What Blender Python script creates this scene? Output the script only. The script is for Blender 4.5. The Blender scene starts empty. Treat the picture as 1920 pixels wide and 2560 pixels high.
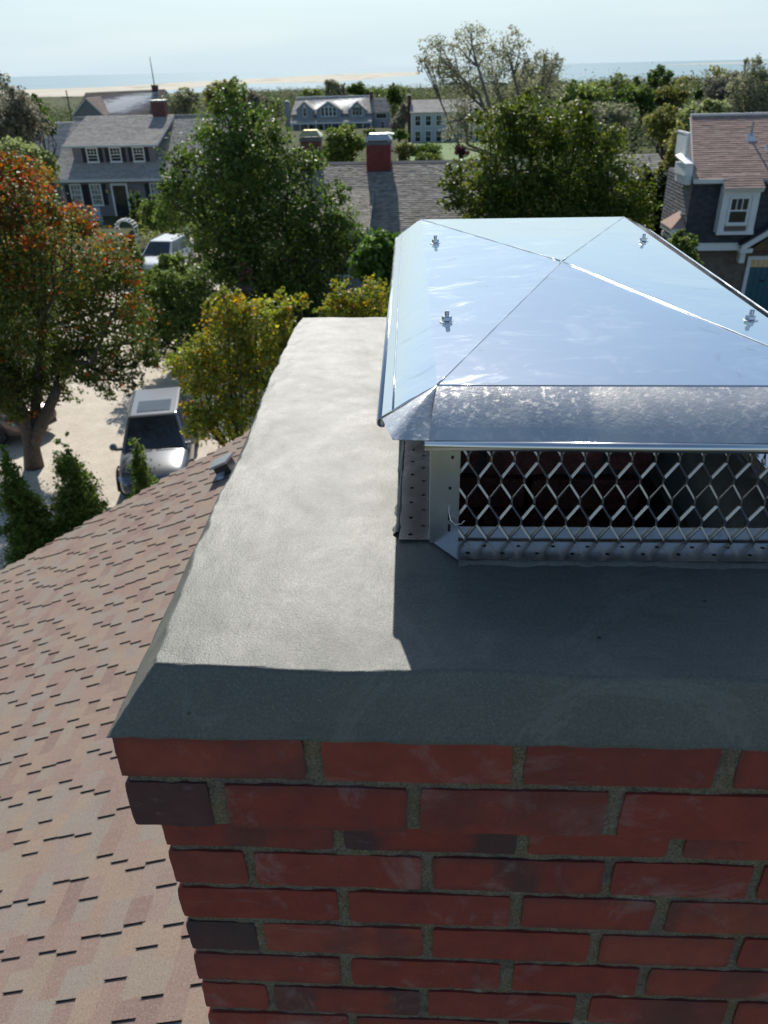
import bpy, bmesh, math, random
import numpy as np
from mathutils import Vector, Matrix

rng = np.random.default_rng(7)
random.seed(7)
sc = bpy.context.scene
COL = sc.collection

# ------------------------------------------------------------------ camera
Z0 = 8.8                                   # top of the brickwork above the drive
CAM_R = np.array([0.99803, 0.04655, -0.02041])
CAM_U = np.array([-0.00483, 0.49597, 0.86834])
CAM_F = np.array([-0.05074, 0.86713, -0.49547])
CAM_C = np.array([0.2932, -0.5745, 0.5785 + Z0])
CAM_FPX = 1946.35                          # focal length in pixels of a 1920 wide picture


def orthonormal(r, f):
    f = f / np.linalg.norm(f)
    r = r - f * (r @ f)
    r = r / np.linalg.norm(r)
    return r, np.cross(r, f), f


CAM_R, CAM_U, CAM_F = orthonormal(CAM_R, CAM_F)
cam_data = bpy.data.cameras.new("camera")
cam = bpy.data.objects.new("camera", cam_data)
COL.objects.link(cam)
cam.matrix_world = Matrix(((CAM_R[0], CAM_U[0], -CAM_F[0], CAM_C[0]),
                           (CAM_R[1], CAM_U[1], -CAM_F[1], CAM_C[1]),
                           (CAM_R[2], CAM_U[2], -CAM_F[2], CAM_C[2]),
                           (0, 0, 0, 1)))
cam_data.sensor_fit = 'HORIZONTAL'
cam_data.sensor_width = 36.0
cam_data.lens = 36.0 * CAM_FPX / 1920.0
cam_data.clip_start = 0.02
cam_data.clip_end = 90000
cam_data.dof.use_dof = True
cam_data.dof.focus_distance = 1.15
cam_data.dof.aperture_fstop = 13.0
sc.camera = cam

# ------------------------------------------------------------------ light
SUN_EL, SUN_AZ = math.radians(39.5), math.radians(-7.0)     # azimuth from +Y towards +X
world = bpy.data.worlds.new("World")
sc.world = world
world.use_nodes = True
wn, wl = world.node_tree.nodes, world.node_tree.links
sky = wn.new('ShaderNodeTexSky')
sky.sky_type = 'NISHITA'
sky.sun_disc = False
sky.sun_elevation = SUN_EL
sky.sun_rotation = SUN_AZ
sky.altitude = 0
sky.air_density = 1.0
sky.dust_density = 0.7
sky.ozone_density = 1.0
wn['Background'].inputs['Strength'].default_value = 0.105
# pale sea haze that thickens evenly towards the horizon all the way round
geo = wn.new('ShaderNodeTexCoord')
sep = wn.new('ShaderNodeSeparateXYZ')
wl.new(geo.outputs['Generated'], sep.inputs[0])
hz = wn.new('ShaderNodeMapRange')
hz.interpolation_type = 'SMOOTHSTEP'
hz.inputs['From Min'].default_value = -0.02
hz.inputs['From Max'].default_value = 0.24
hz.inputs['To Min'].default_value = 0.95
hz.inputs['To Max'].default_value = 0.0
wl.new(sep.outputs[2], hz.inputs['Value'])
# faint high cloud
cn = wn.new('ShaderNodeTexNoise')
cmap = wn.new('ShaderNodeMapping')
cmap.inputs['Scale'].default_value = (1.6, 1.6, 14)
wl.new(geo.outputs['Generated'], cmap.inputs[0])
wl.new(cmap.outputs[0], cn.inputs['Vector'])
cn.inputs['Scale'].default_value = 1.5
cn.inputs['Detail'].default_value = 5
crm = wn.new('ShaderNodeMapRange')
crm.inputs['From Min'].default_value = .45
crm.inputs['From Max'].default_value = .75
crm.inputs['To Max'].default_value = .55
wl.new(cn.outputs[0], crm.inputs['Value'])
hcol = wn.new('ShaderNodeMix')
hcol.data_type = 'RGBA'
hcol.inputs[6].default_value = (5.2, 6.7, 7.75, 1)
hcol.inputs[7].default_value = (7.0, 7.9, 8.5, 1)
wl.new(crm.outputs[0], hcol.inputs[0])
dotn = wn.new('ShaderNodeVectorMath')
dotn.operation = 'DOT_PRODUCT'
wl.new(geo.outputs['Generated'], dotn.inputs[0])
dotn.inputs[1].default_value = (math.sin(SUN_AZ), math.cos(SUN_AZ), 0)
fwd = wn.new('ShaderNodeMapRange')          # sea haze scatters forwards: paler towards the sun, duller away from it
fwd.inputs['From Min'].default_value = -1
fwd.inputs['From Max'].default_value = 1
fwd.inputs['To Min'].default_value = .6
fwd.inputs['To Max'].default_value = 1.0
wl.new(dotn.outputs['Value'], fwd.inputs['Value'])
hsc = wn.new('ShaderNodeVectorMath')
hsc.operation = 'SCALE'
wl.new(hcol.outputs[2], hsc.inputs[0])
wl.new(fwd.outputs[0], hsc.inputs['Scale'])
wmix = wn.new('ShaderNodeMix')
wmix.data_type = 'RGBA'
wl.new(hz.outputs[0], wmix.inputs[0])
stint = wn.new('ShaderNodeVectorMath')
stint.operation = 'MULTIPLY'
stint.inputs[1].default_value = (.90, .975, 1.0)
wl.new(sky.outputs[0], stint.inputs[0])
wl.new(stint.outputs[0], wmix.inputs[6])
wl.new(hsc.outputs[0], wmix.inputs[7])
wl.new(wmix.outputs[2], wn['Background'].inputs['Color'])

sun_data = bpy.data.lights.new("sun", 'SUN')
sun_data.energy = 4.8
sun_data.angle = math.radians(0.53)
sun_data.color = (1.0, 0.955, 0.88)
sun = bpy.data.objects.new("sun", sun_data)
COL.objects.link(sun)
sdir = Vector((math.sin(SUN_AZ) * math.cos(SUN_EL), math.cos(SUN_AZ) * math.cos(SUN_EL), math.sin(SUN_EL)))
sun.rotation_euler = sdir.to_track_quat('Z', 'Y').to_euler()
sun.location = sdir * 60 + Vector((0, 0, 10))

sc.view_settings.view_transform = 'Standard'
sc.view_settings.look = 'None'
sc.view_settings.exposure = 0.15
sc.view_settings.gamma = 1.0
sc.view_settings.use_curve_mapping = False
sc.cycles.max_bounces = 7
sc.cycles.transparent_max_bounces = 8
sc.cycles.caustics_reflective = False
sc.cycles.caustics_refractive = False

# ------------------------------------------------------------------ helpers


def at(px, py, Y):
    """Real point (ground based) seen at a pixel of the 1920x2560 picture, on the upright plane y = Y."""
    v = (px - 960) / CAM_FPX * CAM_R - (py - 1280) / CAM_FPX * CAM_U + CAM_F
    return CAM_C + v * (Y - CAM_C[1]) / v[1]


def ground_z(x, y):
    return np.interp(y, [-1e5, 68, 107, 187, 400, 700, 900, 1400, 1e6], [0, 0, -.5, -2.2, -6.2, -8.8, -10.2, -12.5, -14.0])


class MB:
    """Collects shapes for one mesh."""

    def __init__(self):
        self.v, self.f, self.c = [], [], []

    def add(self, vs, fs, col=0.5):
        o = len(self.v)
        self.v.extend([tuple(map(float, p)) for p in vs])
        for f in fs:
            self.f.append(tuple(o + i for i in f))
            self.c.append(col)

    def box(self, x0, x1, y0, y1, z0, z1, col=0.5):
        self.add([(x0, y0, z0), (x1, y0, z0), (x1, y1, z0), (x0, y1, z0), (x0, y0, z1), (x1, y0, z1), (x1, y1, z1), (x0, y1, z1)],
                 [(3, 2, 1, 0), (4, 5, 6, 7), (0, 1, 5, 4), (1, 2, 6, 5), (2, 3, 7, 6), (3, 0, 4, 7)], col)

    def quad(self, a, b, c, d, col=0.5):
        self.add([a, b, c, d], [(0, 1, 2, 3)], col)

    def prism(self, poly, dvec, col=0.5):
        """Extrudes a 3D polygon along dvec."""
        n = len(poly)
        p = [np.array(q, float) for q in poly]
        d = np.array(dvec, float)
        vs = p + [q + d for q in p]
        nrm = np.zeros(3)
        for i in range(n):
            a, b = p[i], p[(i + 1) % n]
            nrm += np.cross(a, b)
        fs = [tuple(range(n))[::-1], tuple(range(n, 2 * n))] + [(i, (i + 1) % n, n + (i + 1) % n, n + i) for i in range(n)]
        if nrm @ d < 0:
            fs = [f[::-1] for f in fs]
        self.add(vs, fs, col)

    def slab(self, quad, t, col=0.5):
        """A sheet with four corners and a thickness t along its normal (downwards)."""
        p = [np.array(q, float) for q in quad]
        n = np.cross(p[1] - p[0], p[3] - p[0])
        n /= np.linalg.norm(n)
        self.prism(p, -n * t, col)

    def tube(self, pts, radii, n=6, caps=True, col=0.5):
        pts = [np.array(p, float) for p in pts]
        if np.isscalar(radii):
            radii = [radii] * len(pts)
        rings, fs = [], []
        for i, p in enumerate(pts):
            t = pts[min(i + 1, len(pts) - 1)] - pts[max(i - 1, 0)]
            t = t / (np.linalg.norm(t) + 1e-9)
            a = np.cross(t, (0, 0, 1) if abs(t[2]) < .9 else (1, 0, 0))
            a /= np.linalg.norm(a)
            b = np.cross(t, a)
            for k in range(n):
                w = 2 * math.pi * k / n
                rings.append(p + radii[i] * (math.cos(w) * a + math.sin(w) * b))
        for i in range(len(pts) - 1):
            for k in range(n):
                k2 = (k + 1) % n
                fs.append((i * n + k, i * n + k2, (i + 1) * n + k2, (i + 1) * n + k))
        if caps:
            fs.append(tuple(range(n))[::-1])
            fs.append(tuple((len(pts) - 1) * n + k for k in range(n)))
        self.add(rings, fs, col)

    def lathe(self, prof, c, n=12, axis='z', col=0.5):
        vs, fs = [], []
        for (r, h) in prof:
            for k in range(n):
                w = 2 * math.pi * k / n
                a, b = r * math.cos(w), r * math.sin(w)
                if axis == 'z':
                    vs.append((c[0] + a, c[1] + b, c[2] + h))
                elif axis == 'x':
                    vs.append((c[0] + h, c[1] + a, c[2] + b))
                else:
                    vs.append((c[0] + a, c[1] + h, c[2] + b))
        m = len(prof)
        for i in range(m - 1):
            for k in range(n):
                k2 = (k + 1) % n
                f = (i * n + k, i * n + k2, (i + 1) * n + k2, (i + 1) * n + k)
                fs.append(f if axis != 'y' else f[::-1])
        fs.append(tuple(range(n))[::-1] if axis != 'y' else tuple(range(n)))
        e = tuple((m - 1) * n + k for k in range(n))
        fs.append(e if axis != 'y' else e[::-1])
        self.add(vs, fs, col)

    def mesh(self, name, mat, smooth=False):
        me = bpy.data.meshes.new(name)
        me.from_pydata(self.v, [], self.f)
        me.update()
        if mat is not None:
            me.materials.append(mat)
        a = me.attributes.new("tint", 'FLOAT', 'FACE')
        a.data.foreach_set("value", np.array(self.c, np.float32))
        if smooth:
            me.polygons.foreach_set("use_smooth", np.ones(len(me.polygons), bool))
        return me

    def build(self, name, mat, parent=None, smooth=False, loc=None):
        o = link(name, self.mesh(name, mat, smooth), parent)
        if loc is not None:
            o.location = loc
        return o


def link(name, data, parent=None):
    o = bpy.data.objects.new(name, data)
    COL.objects.link(o)
    if parent is not None:
        o.parent = parent
    return o


def bevel(o, w, seg=2, angle=35):
    m = o.modifiers.new("bevel", 'BEVEL')
    m.width = w
    m.segments = seg
    m.limit_method = 'ANGLE'
    m.angle_limit = math.radians(angle)
    return o


def tag(o, label, cat, group=None):
    o['label'] = label
    o['category'] = cat
    if group:
        o['group'] = group
    return o


def thing(name, label, cat, loc=(0, 0, 0), rz=0.0, group=None):
    o = bpy.data.objects.new(name, None)
    COL.objects.link(o)
    o.location = loc
    o.rotation_euler = (0, 0, rz)
    o.empty_display_size = 0.2
    return tag(o, label, cat, group)


def copy_tree(o, parent=None):
    c = o.copy()
    COL.objects.link(c)
    if parent is not None:
        c.parent = parent
    for ch in list(o.children):
        copy_tree(ch, c)
    return c


def fast_mesh(name, verts, faces, mat, cols=None, smooth=False, tint=None):
    """verts (n,3); faces (m,k) of one size; cols (n,3) point colours."""
    me = bpy.data.meshes.new(name)
    k = faces.shape[1]
    me.vertices.add(len(verts))
    me.vertices.foreach_set("co", verts.astype(np.float32).ravel())
    me.loops.add(faces.size)
    me.loops.foreach_set("vertex_index", faces.astype(np.int32).ravel())
    me.polygons.add(len(faces))
    me.polygons.foreach_set("loop_start", np.arange(0, faces.size, k, dtype=np.int32))
    me.polygons.foreach_set("loop_total", np.full(len(faces), k, np.int32))
    if smooth:
        me.polygons.foreach_set("use_smooth", np.ones(len(faces), bool))
    me.update(calc_edges=True)
    if cols is not None:
        a = me.attributes.new("col", 'FLOAT_COLOR', 'POINT')
        c4 = np.ones((len(verts), 4), np.float32)
        c4[:, :3] = cols
        a.data.foreach_set("color", c4.ravel())
    if tint is not None:
        a = me.attributes.new("tint", 'FLOAT', 'FACE')
        a.data.foreach_set("value", np.asarray(tint, np.float32))
    me.materials.append(mat)
    return me


# value noise on numpy arrays
_perm = np.random.default_rng(3).random(4096)


def vnoise(x, y, seed=0):
    xi, yi = np.floor(x).astype(int), np.floor(y).astype(int)
    fx, fy = x - xi, y - yi
    fx, fy = fx * fx * (3 - 2 * fx), fy * fy * (3 - 2 * fy)

    def h(a, b):
        return _perm[(a * 127 + b * 311 + seed * 57 + (a * b) % 13) % 4096]
    return ((h(xi, yi) * (1 - fx) + h(xi + 1, yi) * fx) * (1 - fy) + (h(xi, yi + 1) * (1 - fx) + h(xi + 1, yi + 1) * fx) * fy) * 2 - 1


def fbm(x, y, oct=3, seed=0):
    s, a = 0, 1.0
    for k in range(oct):
        s = s + a * vnoise(x * 2 ** k, y * 2 ** k, seed + k)
        a *= .5
    return s


# ------------------------------------------------------------------ materials
class NT:
    def __init__(self, name):
        self.m = bpy.data.materials.new(name)
        self.m.use_nodes = True
        self.t = self.m.node_tree
        self.b = self.t.nodes['Principled BSDF']

    def n(self, typ, **kw):
        nd = self.t.nodes.new(typ)
        for k, v in kw.items():
            setattr(nd, k, v)
        return nd

    def l(self, a, b):
        self.t.links.new(a, b)

    def noise(self, scale, detail=3, rough=.55, coord='Object', stretch=None, dist=0):
        tc = self.n('ShaderNodeTexCoord')
        src = tc.outputs[coord]
        if getattr(self, 'vary', False):            # every brick gets its own patch of the pattern
            oi = self.n('ShaderNodeObjectInfo')
            ml = self.n('ShaderNodeMath', operation='MULTIPLY')
            ml.inputs[1].default_value = 53.0
            self.l(oi.outputs['Random'], ml.inputs[0])
            ad = self.n('ShaderNodeVectorMath', operation='ADD')
            self.l(src, ad.inputs[0])
            self.l(ml.outputs[0], ad.inputs[1])
            src = ad.outputs[0]
        if stretch:
            mp = self.n('ShaderNodeMapping')
            mp.inputs['Scale'].default_value = stretch
            self.l(src, mp.inputs[0])
            src = mp.outputs[0]
        nz = self.n('ShaderNodeTexNoise')
        nz.inputs['Scale'].default_value = scale
        nz.inputs['Detail'].default_value = detail
        nz.inputs['Roughness'].default_value = rough
        nz.inputs['Distortion'].default_value = dist
        self.l(src, nz.inputs['Vector'])
        return nz.outputs[0]

    def ramp(self, src, stops, interp='LINEAR'):
        r = self.n('ShaderNodeValToRGB')
        r.color_ramp.interpolation = interp
        el = r.color_ramp.elements
        while len(el) < len(stops):
            el.new(0.5)
        for e, (p, c) in zip(el, stops):
            e.position = p
            e.color = (c, c, c, 1) if np.isscalar(c) else (*c, 1)
        self.l(src, r.inputs[0])
        return r.outputs[0]

    def mix(self, fac, a, b, blend='MIX'):
        m = self.n('ShaderNodeMix', data_type='RGBA', blend_type=blend)
        for sock, v in ((m.inputs[0], fac), (m.inputs[6], a), (m.inputs[7], b)):
            if hasattr(v, 'links'):
                self.l(v, sock)
            elif np.isscalar(v):
                sock.default_value = v if sock == m.inputs[0] else (v, v, v, 1)
            else:
                sock.default_value = (*v, 1)
        return m.outputs[2]

    def bump(self, src, strength=.3, dist=.01, prev=None):
        b = self.n('ShaderNodeBump')
        b.inputs['Strength'].default_value = strength
        b.inputs['Distance'].default_value = dist
        self.l(src, b.inputs['Height'])
        if prev is not None:
            self.l(prev, b.inputs['Normal'])
        return b.outputs[0]

    def attr(self, name):
        a = self.n('ShaderNodeAttribute', attribute_name=name)
        return a

    def set(self, **kw):
        for k, v in kw.items():
            s = self.b.inputs[k.replace('_', ' ')]
            if hasattr(v, 'links'):
                self.l(v, s)
            elif np.isscalar(v):
                s.default_value = v
            else:
                s.default_value = (*v, 1)
        return self


def simple(name, col, rough=.6, metal=0., var=.12, scale=6., spec=.5, bump=0.):
    t = NT(name)
    nz = t.noise(scale, 4)
    c = np.array(col)
    t.set(Base_Color=t.ramp(nz, [(.3, tuple(c * (1 - var))), (.7, tuple(np.minimum(c * (1 + var), 1)))]), Roughness=rough, Metallic=metal, Specular_IOR_Level=spec)
    if bump:
        t.l(t.bump(t.noise(scale * 8, 3), bump, .01), t.b.inputs['Normal'])
    return t.m


def m_brick():
    t = NT("brick")
    t.vary = True
    dark = t.attr("dark").outputs['Fac']
    oi = t.n('ShaderNodeObjectInfo')
    base = t.ramp(oi.outputs['Random'], [(0, (.25, .046, .032)), (.35, (.30, .056, .037)), (.7, (.265, .042, .028)), (1, (.33, .074, .045))])
    n1 = t.noise(28, 5, .6)
    base = t.mix(t.ramp(n1, [(.35, 0), (.75, .5)]), base, (.13, .035, .032))
    base = t.mix(dark, base, (.062, .040, .040))
    eff = t.ramp(t.noise(7, 7, .75, dist=.8), [(.54, 0), (.70, .45)])
    base = t.mix(eff, base, (.36, .29, .28))
    soot = t.ramp(t.noise(5, 4, .6), [(.34, .5), (.44, 0)])
    base = t.mix(soot, base, (.105, .042, .038))
    fine = t.noise(340, 3, .6)
    base = t.mix(t.ramp(fine, [(.66, 0), (.78, .35)]), base, (.36, .27, .24))
    t.set(Base_Color=base, Roughness=t.ramp(n1, [(.3, .62), (.7, .85)]), Specular_IOR_Level=.35)
    chip = t.ramp(t.noise(75, 5, .7), [(.28, 0), (.40, 1)])
    b = t.bump(t.noise(60, 5, .6), .35, .003)
    b = t.bump(chip, .5, .0015, b)
    b = t.bump(fine, .5, .0012, b)
    t.l(b, t.b.inputs['Normal'])
    return t.m


def m_mortar():
    t = NT("mortar")
    n1 = t.noise(16, 5, .65)
    f = t.noise(330, 4, .7)
    c = t.ramp(n1, [(.32, (.15, .125, .09)), (.48, (.29, .24, .17)), (.58, (.27, .205, .11)), (.70, (.46, .40, .31))])
    c = t.mix(t.ramp(f, [(.42, .0), (.64, .7)]), c, (.055, .052, .045))
    c = t.mix(t.ramp(t.noise(420, 2), [(.62, 0), (.72, .7)]), c, (.34, .31, .24))
    t.set(Base_Color=c, Roughness=.92, Specular_IOR_Level=.2)
    t.l(t.bump(f, .9, .004), t.b.inputs['Normal'])
    return t.m


def m_crown():
    t = NT("fresh_cement")
    big = t.noise(5, 5, .6)
    streak = t.noise(9, 5, .6, stretch=(1, 3.5, 1), dist=.8)
    c = t.ramp(big, [(.3, (.118, .120, .104)), (.7, (.150, .151, .130))])
    c = t.mix(t.ramp(streak, [(.35, 0), (.7, .5)]), c, (.098, .100, .092))
    fine = t.noise(420, 3, .7)
    c = t.mix(t.ramp(fine, [(.50, 0), (.66, .5)]), c, (.25, .242, .200))
    c = t.mix(t.ramp(t.noise(330, 3, .7), [(.34, .45), (.46, 0)]), c, (.065, .066, .058))
    tw = t.noise(38, 5, .7, stretch=(.16, 1.6, 1), dist=1.2)          # trowel drags
    c = t.mix(t.ramp(tw, [(.54, 0), (.66, .35)]), c, (.085, .088, .078))
    st = t.ramp(t.noise(6.5, 7, .72, dist=1.6), [(.56, 0), (.60, .3), (.66, 0)])
    c = t.mix(st, c, (.24, .235, .21))
    pit = t.n('ShaderNodeTexVoronoi')
    pit.inputs['Scale'].default_value = 17
    tc = t.n('ShaderNodeTexCoord')
    t.l(tc.outputs['Object'], pit.inputs['Vector'])
    pm = t.ramp(pit.outputs['Distance'], [(.030, 1), (.055, 0)])
    gate = t.ramp(t.noise(11, 2), [(.47, 0), (.53, 1)])
    pm = t.mix(1.0, pm, gate, 'MULTIPLY')
    c = t.mix(pm, c, (.03, .032, .03))
    t.set(Base_Color=c, Specular_IOR_Level=.31,
          Roughness=t.ramp(t.noise(9, 6, .7, dist=.5), [(.32, .40), (.68, .50)]))
    b = t.bump(t.noise(430, 3, .7), .8, .0007)
    b = t.bump(t.noise(150, 4, .6, stretch=(1, .35, 1)), .35, .0009, b)
    b = t.bump(t.noise(10, 4, .5, dist=.8), .35, .0006, b)
    t.l(b, t.b.inputs['Normal'])
    return t.m


def m_steel(name="stainless_sheet", rough=(.10, .22), col=(.70, .73, .76), smudge=True, dirt=False):
    t = NT(name)
    n1 = t.noise(5.5, 6, .68, dist=1.4, stretch=(1, 1.6, 1))
    r = t.ramp(n1, [(.35, rough[0]), (.55, rough[0] * 1.25), (.72, rough[1])])
    c = col
    if smudge:
        sm = t.ramp(t.noise(7, 6, .7, dist=2.0, stretch=(1, 2.2, 1)), [(.52, 0), (.74, .55)])
        c = t.mix(sm, col, (.88, .87, .85))
        st = t.ramp(t.noise(11, 5, .65, dist=1.0), [(.63, 0), (.67, .55)])
        c = t.mix(st, c, (.55, .55, .50))
        r = t.mix(sm, r, .30)
    if dirt:
        d = t.ramp(t.noise(120, 4, .7), [(.54, 0), (.62, .6)])
        c = t.mix(d, c, (.85, .82, .76))
        r = t.mix(d, r, .6)
        warm = t.ramp(t.noise(6, 5, .6, dist=1.5), [(.45, 0), (.70, .6)])
        c = t.mix(warm, c, (.95, .88, .76))
        r = t.mix(warm, r, .5)
    t.set(Base_Color=c, Metallic=.62 if dirt else 1.0, Roughness=r)
    b = t.bump(t.noise(3.2, 3, .5, dist=.6), .10, .02)
    if dirt:
        b = t.bump(t.noise(170, 3, .6), .25, .002, b)
    t.l(b, t.b.inputs['Normal'])
    return t.m


def m_roof():
    t = NT("asphalt_shingle")
    a = t.attr("tint").outputs['Fac']
    c = t.ramp(a, [(0, (.012, .011, .011)), (.03, (.012, .011, .011)), (.05, (.37, .27, .235)), (.22, (.43, .325, .28)), (.38, (.47, .385, .30)), (.52, (.42, .385, .33)),
                   (.66, (.40, .385, .35)), (.82, (.43, .34, .30)), (1, (.33, .235, .215))])
    c = t.mix(t.ramp(a, [(.03, 0), (.05, .02)]), c, (.39, .32, .275))
    blot = t.noise(2.1, 4, .6)
    bl = t.mix(t.ramp(a, [(.03, 0), (.05, 1)]), 0.0, t.ramp(blot, [(.4, 0), (.7, .35)]))
    c = t.mix(bl, c, (.36, .30, .25))
    g = t.noise(170, 4, .75)
    c = t.mix(t.ramp(g, [(.34, .85), (.49, 0)]), c, (.12, .095, .085))
    lt = t.mix(t.ramp(a, [(.03, 0), (.05, 1)]), 0.0, t.ramp(t.noise(150, 3, .75), [(.54, 0), (.64, .85)]))
    c = t.mix(lt, c, (.62, .53, .46))
    c = t.mix(1.0, c, (.64, .585, .55), 'MULTIPLY')
    t.set(Base_Color=c, Roughness=.9, Specular_IOR_Level=.25)
    t.l(t.bump(g, .5, .003), t.b.inputs['Normal'])
    return t.m


def m_tint(name, stops, rough=.8, bump=.2, nscale=14, stretch=(1, 1, 1)):
    t = NT(name)
    a = t.attr("tint").outputs['Fac']
    c = t.ramp(a, stops)
    n = t.noise(nscale, 5, .65, stretch=stretch)
    c = t.mix(t.ramp(n, [(.35, .35), (.6, 0)]), c, tuple(np.array(stops[0][1]) * .55))
    t.set(Base_Color=c, Roughness=rough, Specular_IOR_Level=.25)
    t.l(t.bump(n, bump, .02), t.b.inputs['Normal'])
    return t.m


def m_leaf(name="leaf", trans=.45, rough=.42):
    t = NT(name)
    col = t.attr("col").outputs['Color']
    t.set(Base_Color=col, Roughness=rough + .06, Specular_IOR_Level=.32)
    tr = t.n('ShaderNodeBsdfTranslucent')
    hs = t.n('ShaderNodeHueSaturation')
    hs.inputs['Saturation'].default_value = 1.15
    hs.inputs['Value'].default_value = 1.55
    t.l(col, hs.inputs['Color'])
    t.l(hs.outputs[0], tr.inputs['Color'])
    mx = t.n('ShaderNodeMixShader')
    mx.inputs[0].default_value = trans
    out = t.t.nodes['Material Output']
    t.l(t.b.outputs[0], mx.inputs[1])
    t.l(tr.outputs[0], mx.inputs[2])
    t.l(mx.outputs[0], out.inputs['Surface'])
    return t.m


M = dict(
    brick=m_brick(), mortar=m_mortar(), cement=m_crown(),
    lid=m_steel("stainless_lid", (.07, .17)), skirt=m_steel("stainless_skirt", (.20, .34), (.72, .70, .67), dirt=True),
    flange=m_steel("flange_steel", (.22, .34), (.46, .46, .49), smudge=False),
    post=m_steel("stainless_post", (.25, .38), (.74, .72, .68), smudge=False),
    wire=m_steel("expanded_steel", (.30, .42), (.50, .48, .46), smudge=False),
    bolt=m_steel("bolt_steel", (.15, .3), (.75, .75, .74), smudge=False),
    roof=m_roof(), leaf=m_leaf(), leaf_dry=m_leaf("leaf_matte", .4, .6),
    soot=simple("flue_soot", (.018, .017, .016), .95),
    lightened_old_brick=simple("lightened_old_flue_brick", (.42, .15, .11), .9, var=.5, scale=22, bump=.6),  # brick colour raised to stand in for light missing inside the flue
    bark=simple("bark", (.085, .070, .055), .9, var=.45, scale=14, bump=.7),
    bark_grey=simple("grey_bark", (.17, .155, .135), .9, var=.35, scale=10, bump=.6),
    white=simple("white_paint", (.78, .79, .79), .5, var=.04, scale=3),
    offwhite=simple("warm_white_paint", (.70, .69, .66), .6, var=.05, scale=3),
    black=simple("black_shutter_paint", (.022, .026, .036), .5, var=.2),
    glass=simple("window_glass", (.030, .036, .040), .06, var=.4, scale=2, spec=.8),
    curtain=simple("curtained_glass", (.26, .27, .24), .25, var=.55, scale=3.5, spec=.6),
    redbrick=simple("chimney_red_brick", (.20, .045, .040), .85, var=.25, scale=9, bump=.3),
    brownbrick=simple("chimney_brown_brick", (.13, .055, .050), .85, var=.25, scale=9, bump=.3),
    lead=simple("lead_flashing", (.13, .145, .16), .5, var=.2),
    blackmetal=simple("black_vent_metal", (.03, .03, .033), .45),
    greymetal=simple("grey_vent_metal", (.34, .37, .41), .35, metal=.4),
    teal=simple("teal_door_paint", (.030, .115, .15), .45, var=.12),
    rubber=simple("tyre_rubber", (.022, .022, .023), .8),
    alloy=simple("wheel_alloy", (.55, .56, .58), .3, metal=1.0),
    silver=simple("silver_car_paint", (.22, .225, .235), .22, metal=.6, var=.03),
    whitecar=simple("white_car_paint", (.75, .77, .79), .22, var=.03),
    beigecar=simple("bronze_car_paint", (.17, .125, .11), .25, metal=.4, var=.05),
    plastic=simple("black_trim_plastic", (.025, .026, .028), .5),
    lamp=simple("headlight_lens", (.72, .76, .80), .06, metal=.5),
    taillamp=simple("red_lamp_lens", (.30, .015, .012), .15),
    copper=simple("brass_cap_metal", (.80, .66, .32), .25, metal=1.0),
    tin=simple("galvanised_cap_metal", (.78, .76, .68), .32, metal=1.0),
    wood_shade=simple("brown_wood", (.12, .075, .04), .8, var=.3),
    bluefabric=simple("blue_chair_paint", (.42, .55, .72), .6),
    pole=simple("weathered_pole", (.16, .13, .11), .9),
    gold=simple("yellow_lantern_glass", (.75, .50, .22), .3),
)
M['cedar_roof'] = m_tint("weathered_cedar_roof", [(0, (.33, .31, .28)), (.5, (.46, .43, .395)), (1, (.58, .545, .50))], .85)
M['cedar_roof_brown'] = m_tint("brown_cedar_roof", [(0, (.24, .215, .185)), (.5, (.38, .345, .30)), (1, (.52, .475, .42))], .85)
M['asphalt_brown'] = m_tint("brown_strip_shingle", [(0, (.33, .225, .19)), (.5, (.42, .29, .245)), (1, (.50, .365, .31))], .88)
M['brown_far'] = m_tint("far_brown_roof", [(0, (.15, .115, .10)), (.5, (.19, .15, .13)), (1, (.23, .185, .16))], .9)
M['shingle_wall'] = m_tint("grey_shingle_wall", [(0, (.20, .19, .195)), (.5, (.25, .24, .245)), (1, (.31, .30, .305))], .85)
M['shingle_dark'] = m_tint("charcoal_shingle_wall", [(0, (.050, .054, .066)), (.5, (.065, .070, .085)), (1, (.09, .095, .11))], .85)
M['shingle_brown'] = m_tint("brown_shingle_wall", [(0, (.15, .115, .095)), (.5, (.19, .15, .125)), (1, (.24, .19, .16))], .85)
M['pale_wall'] = m_tint("pale_shingle_wall", [(0, (.50, .54, .58)), (.5, (.58, .62, .66)), (1, (.66, .70, .74))], .8)
M['bluegrey'] = m_tint("blue_grey_shingle_wall", [(0, (.30, .33, .38)), (.5, (.35, .38, .43)), (1, (.40, .43, .48))], .8)

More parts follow.
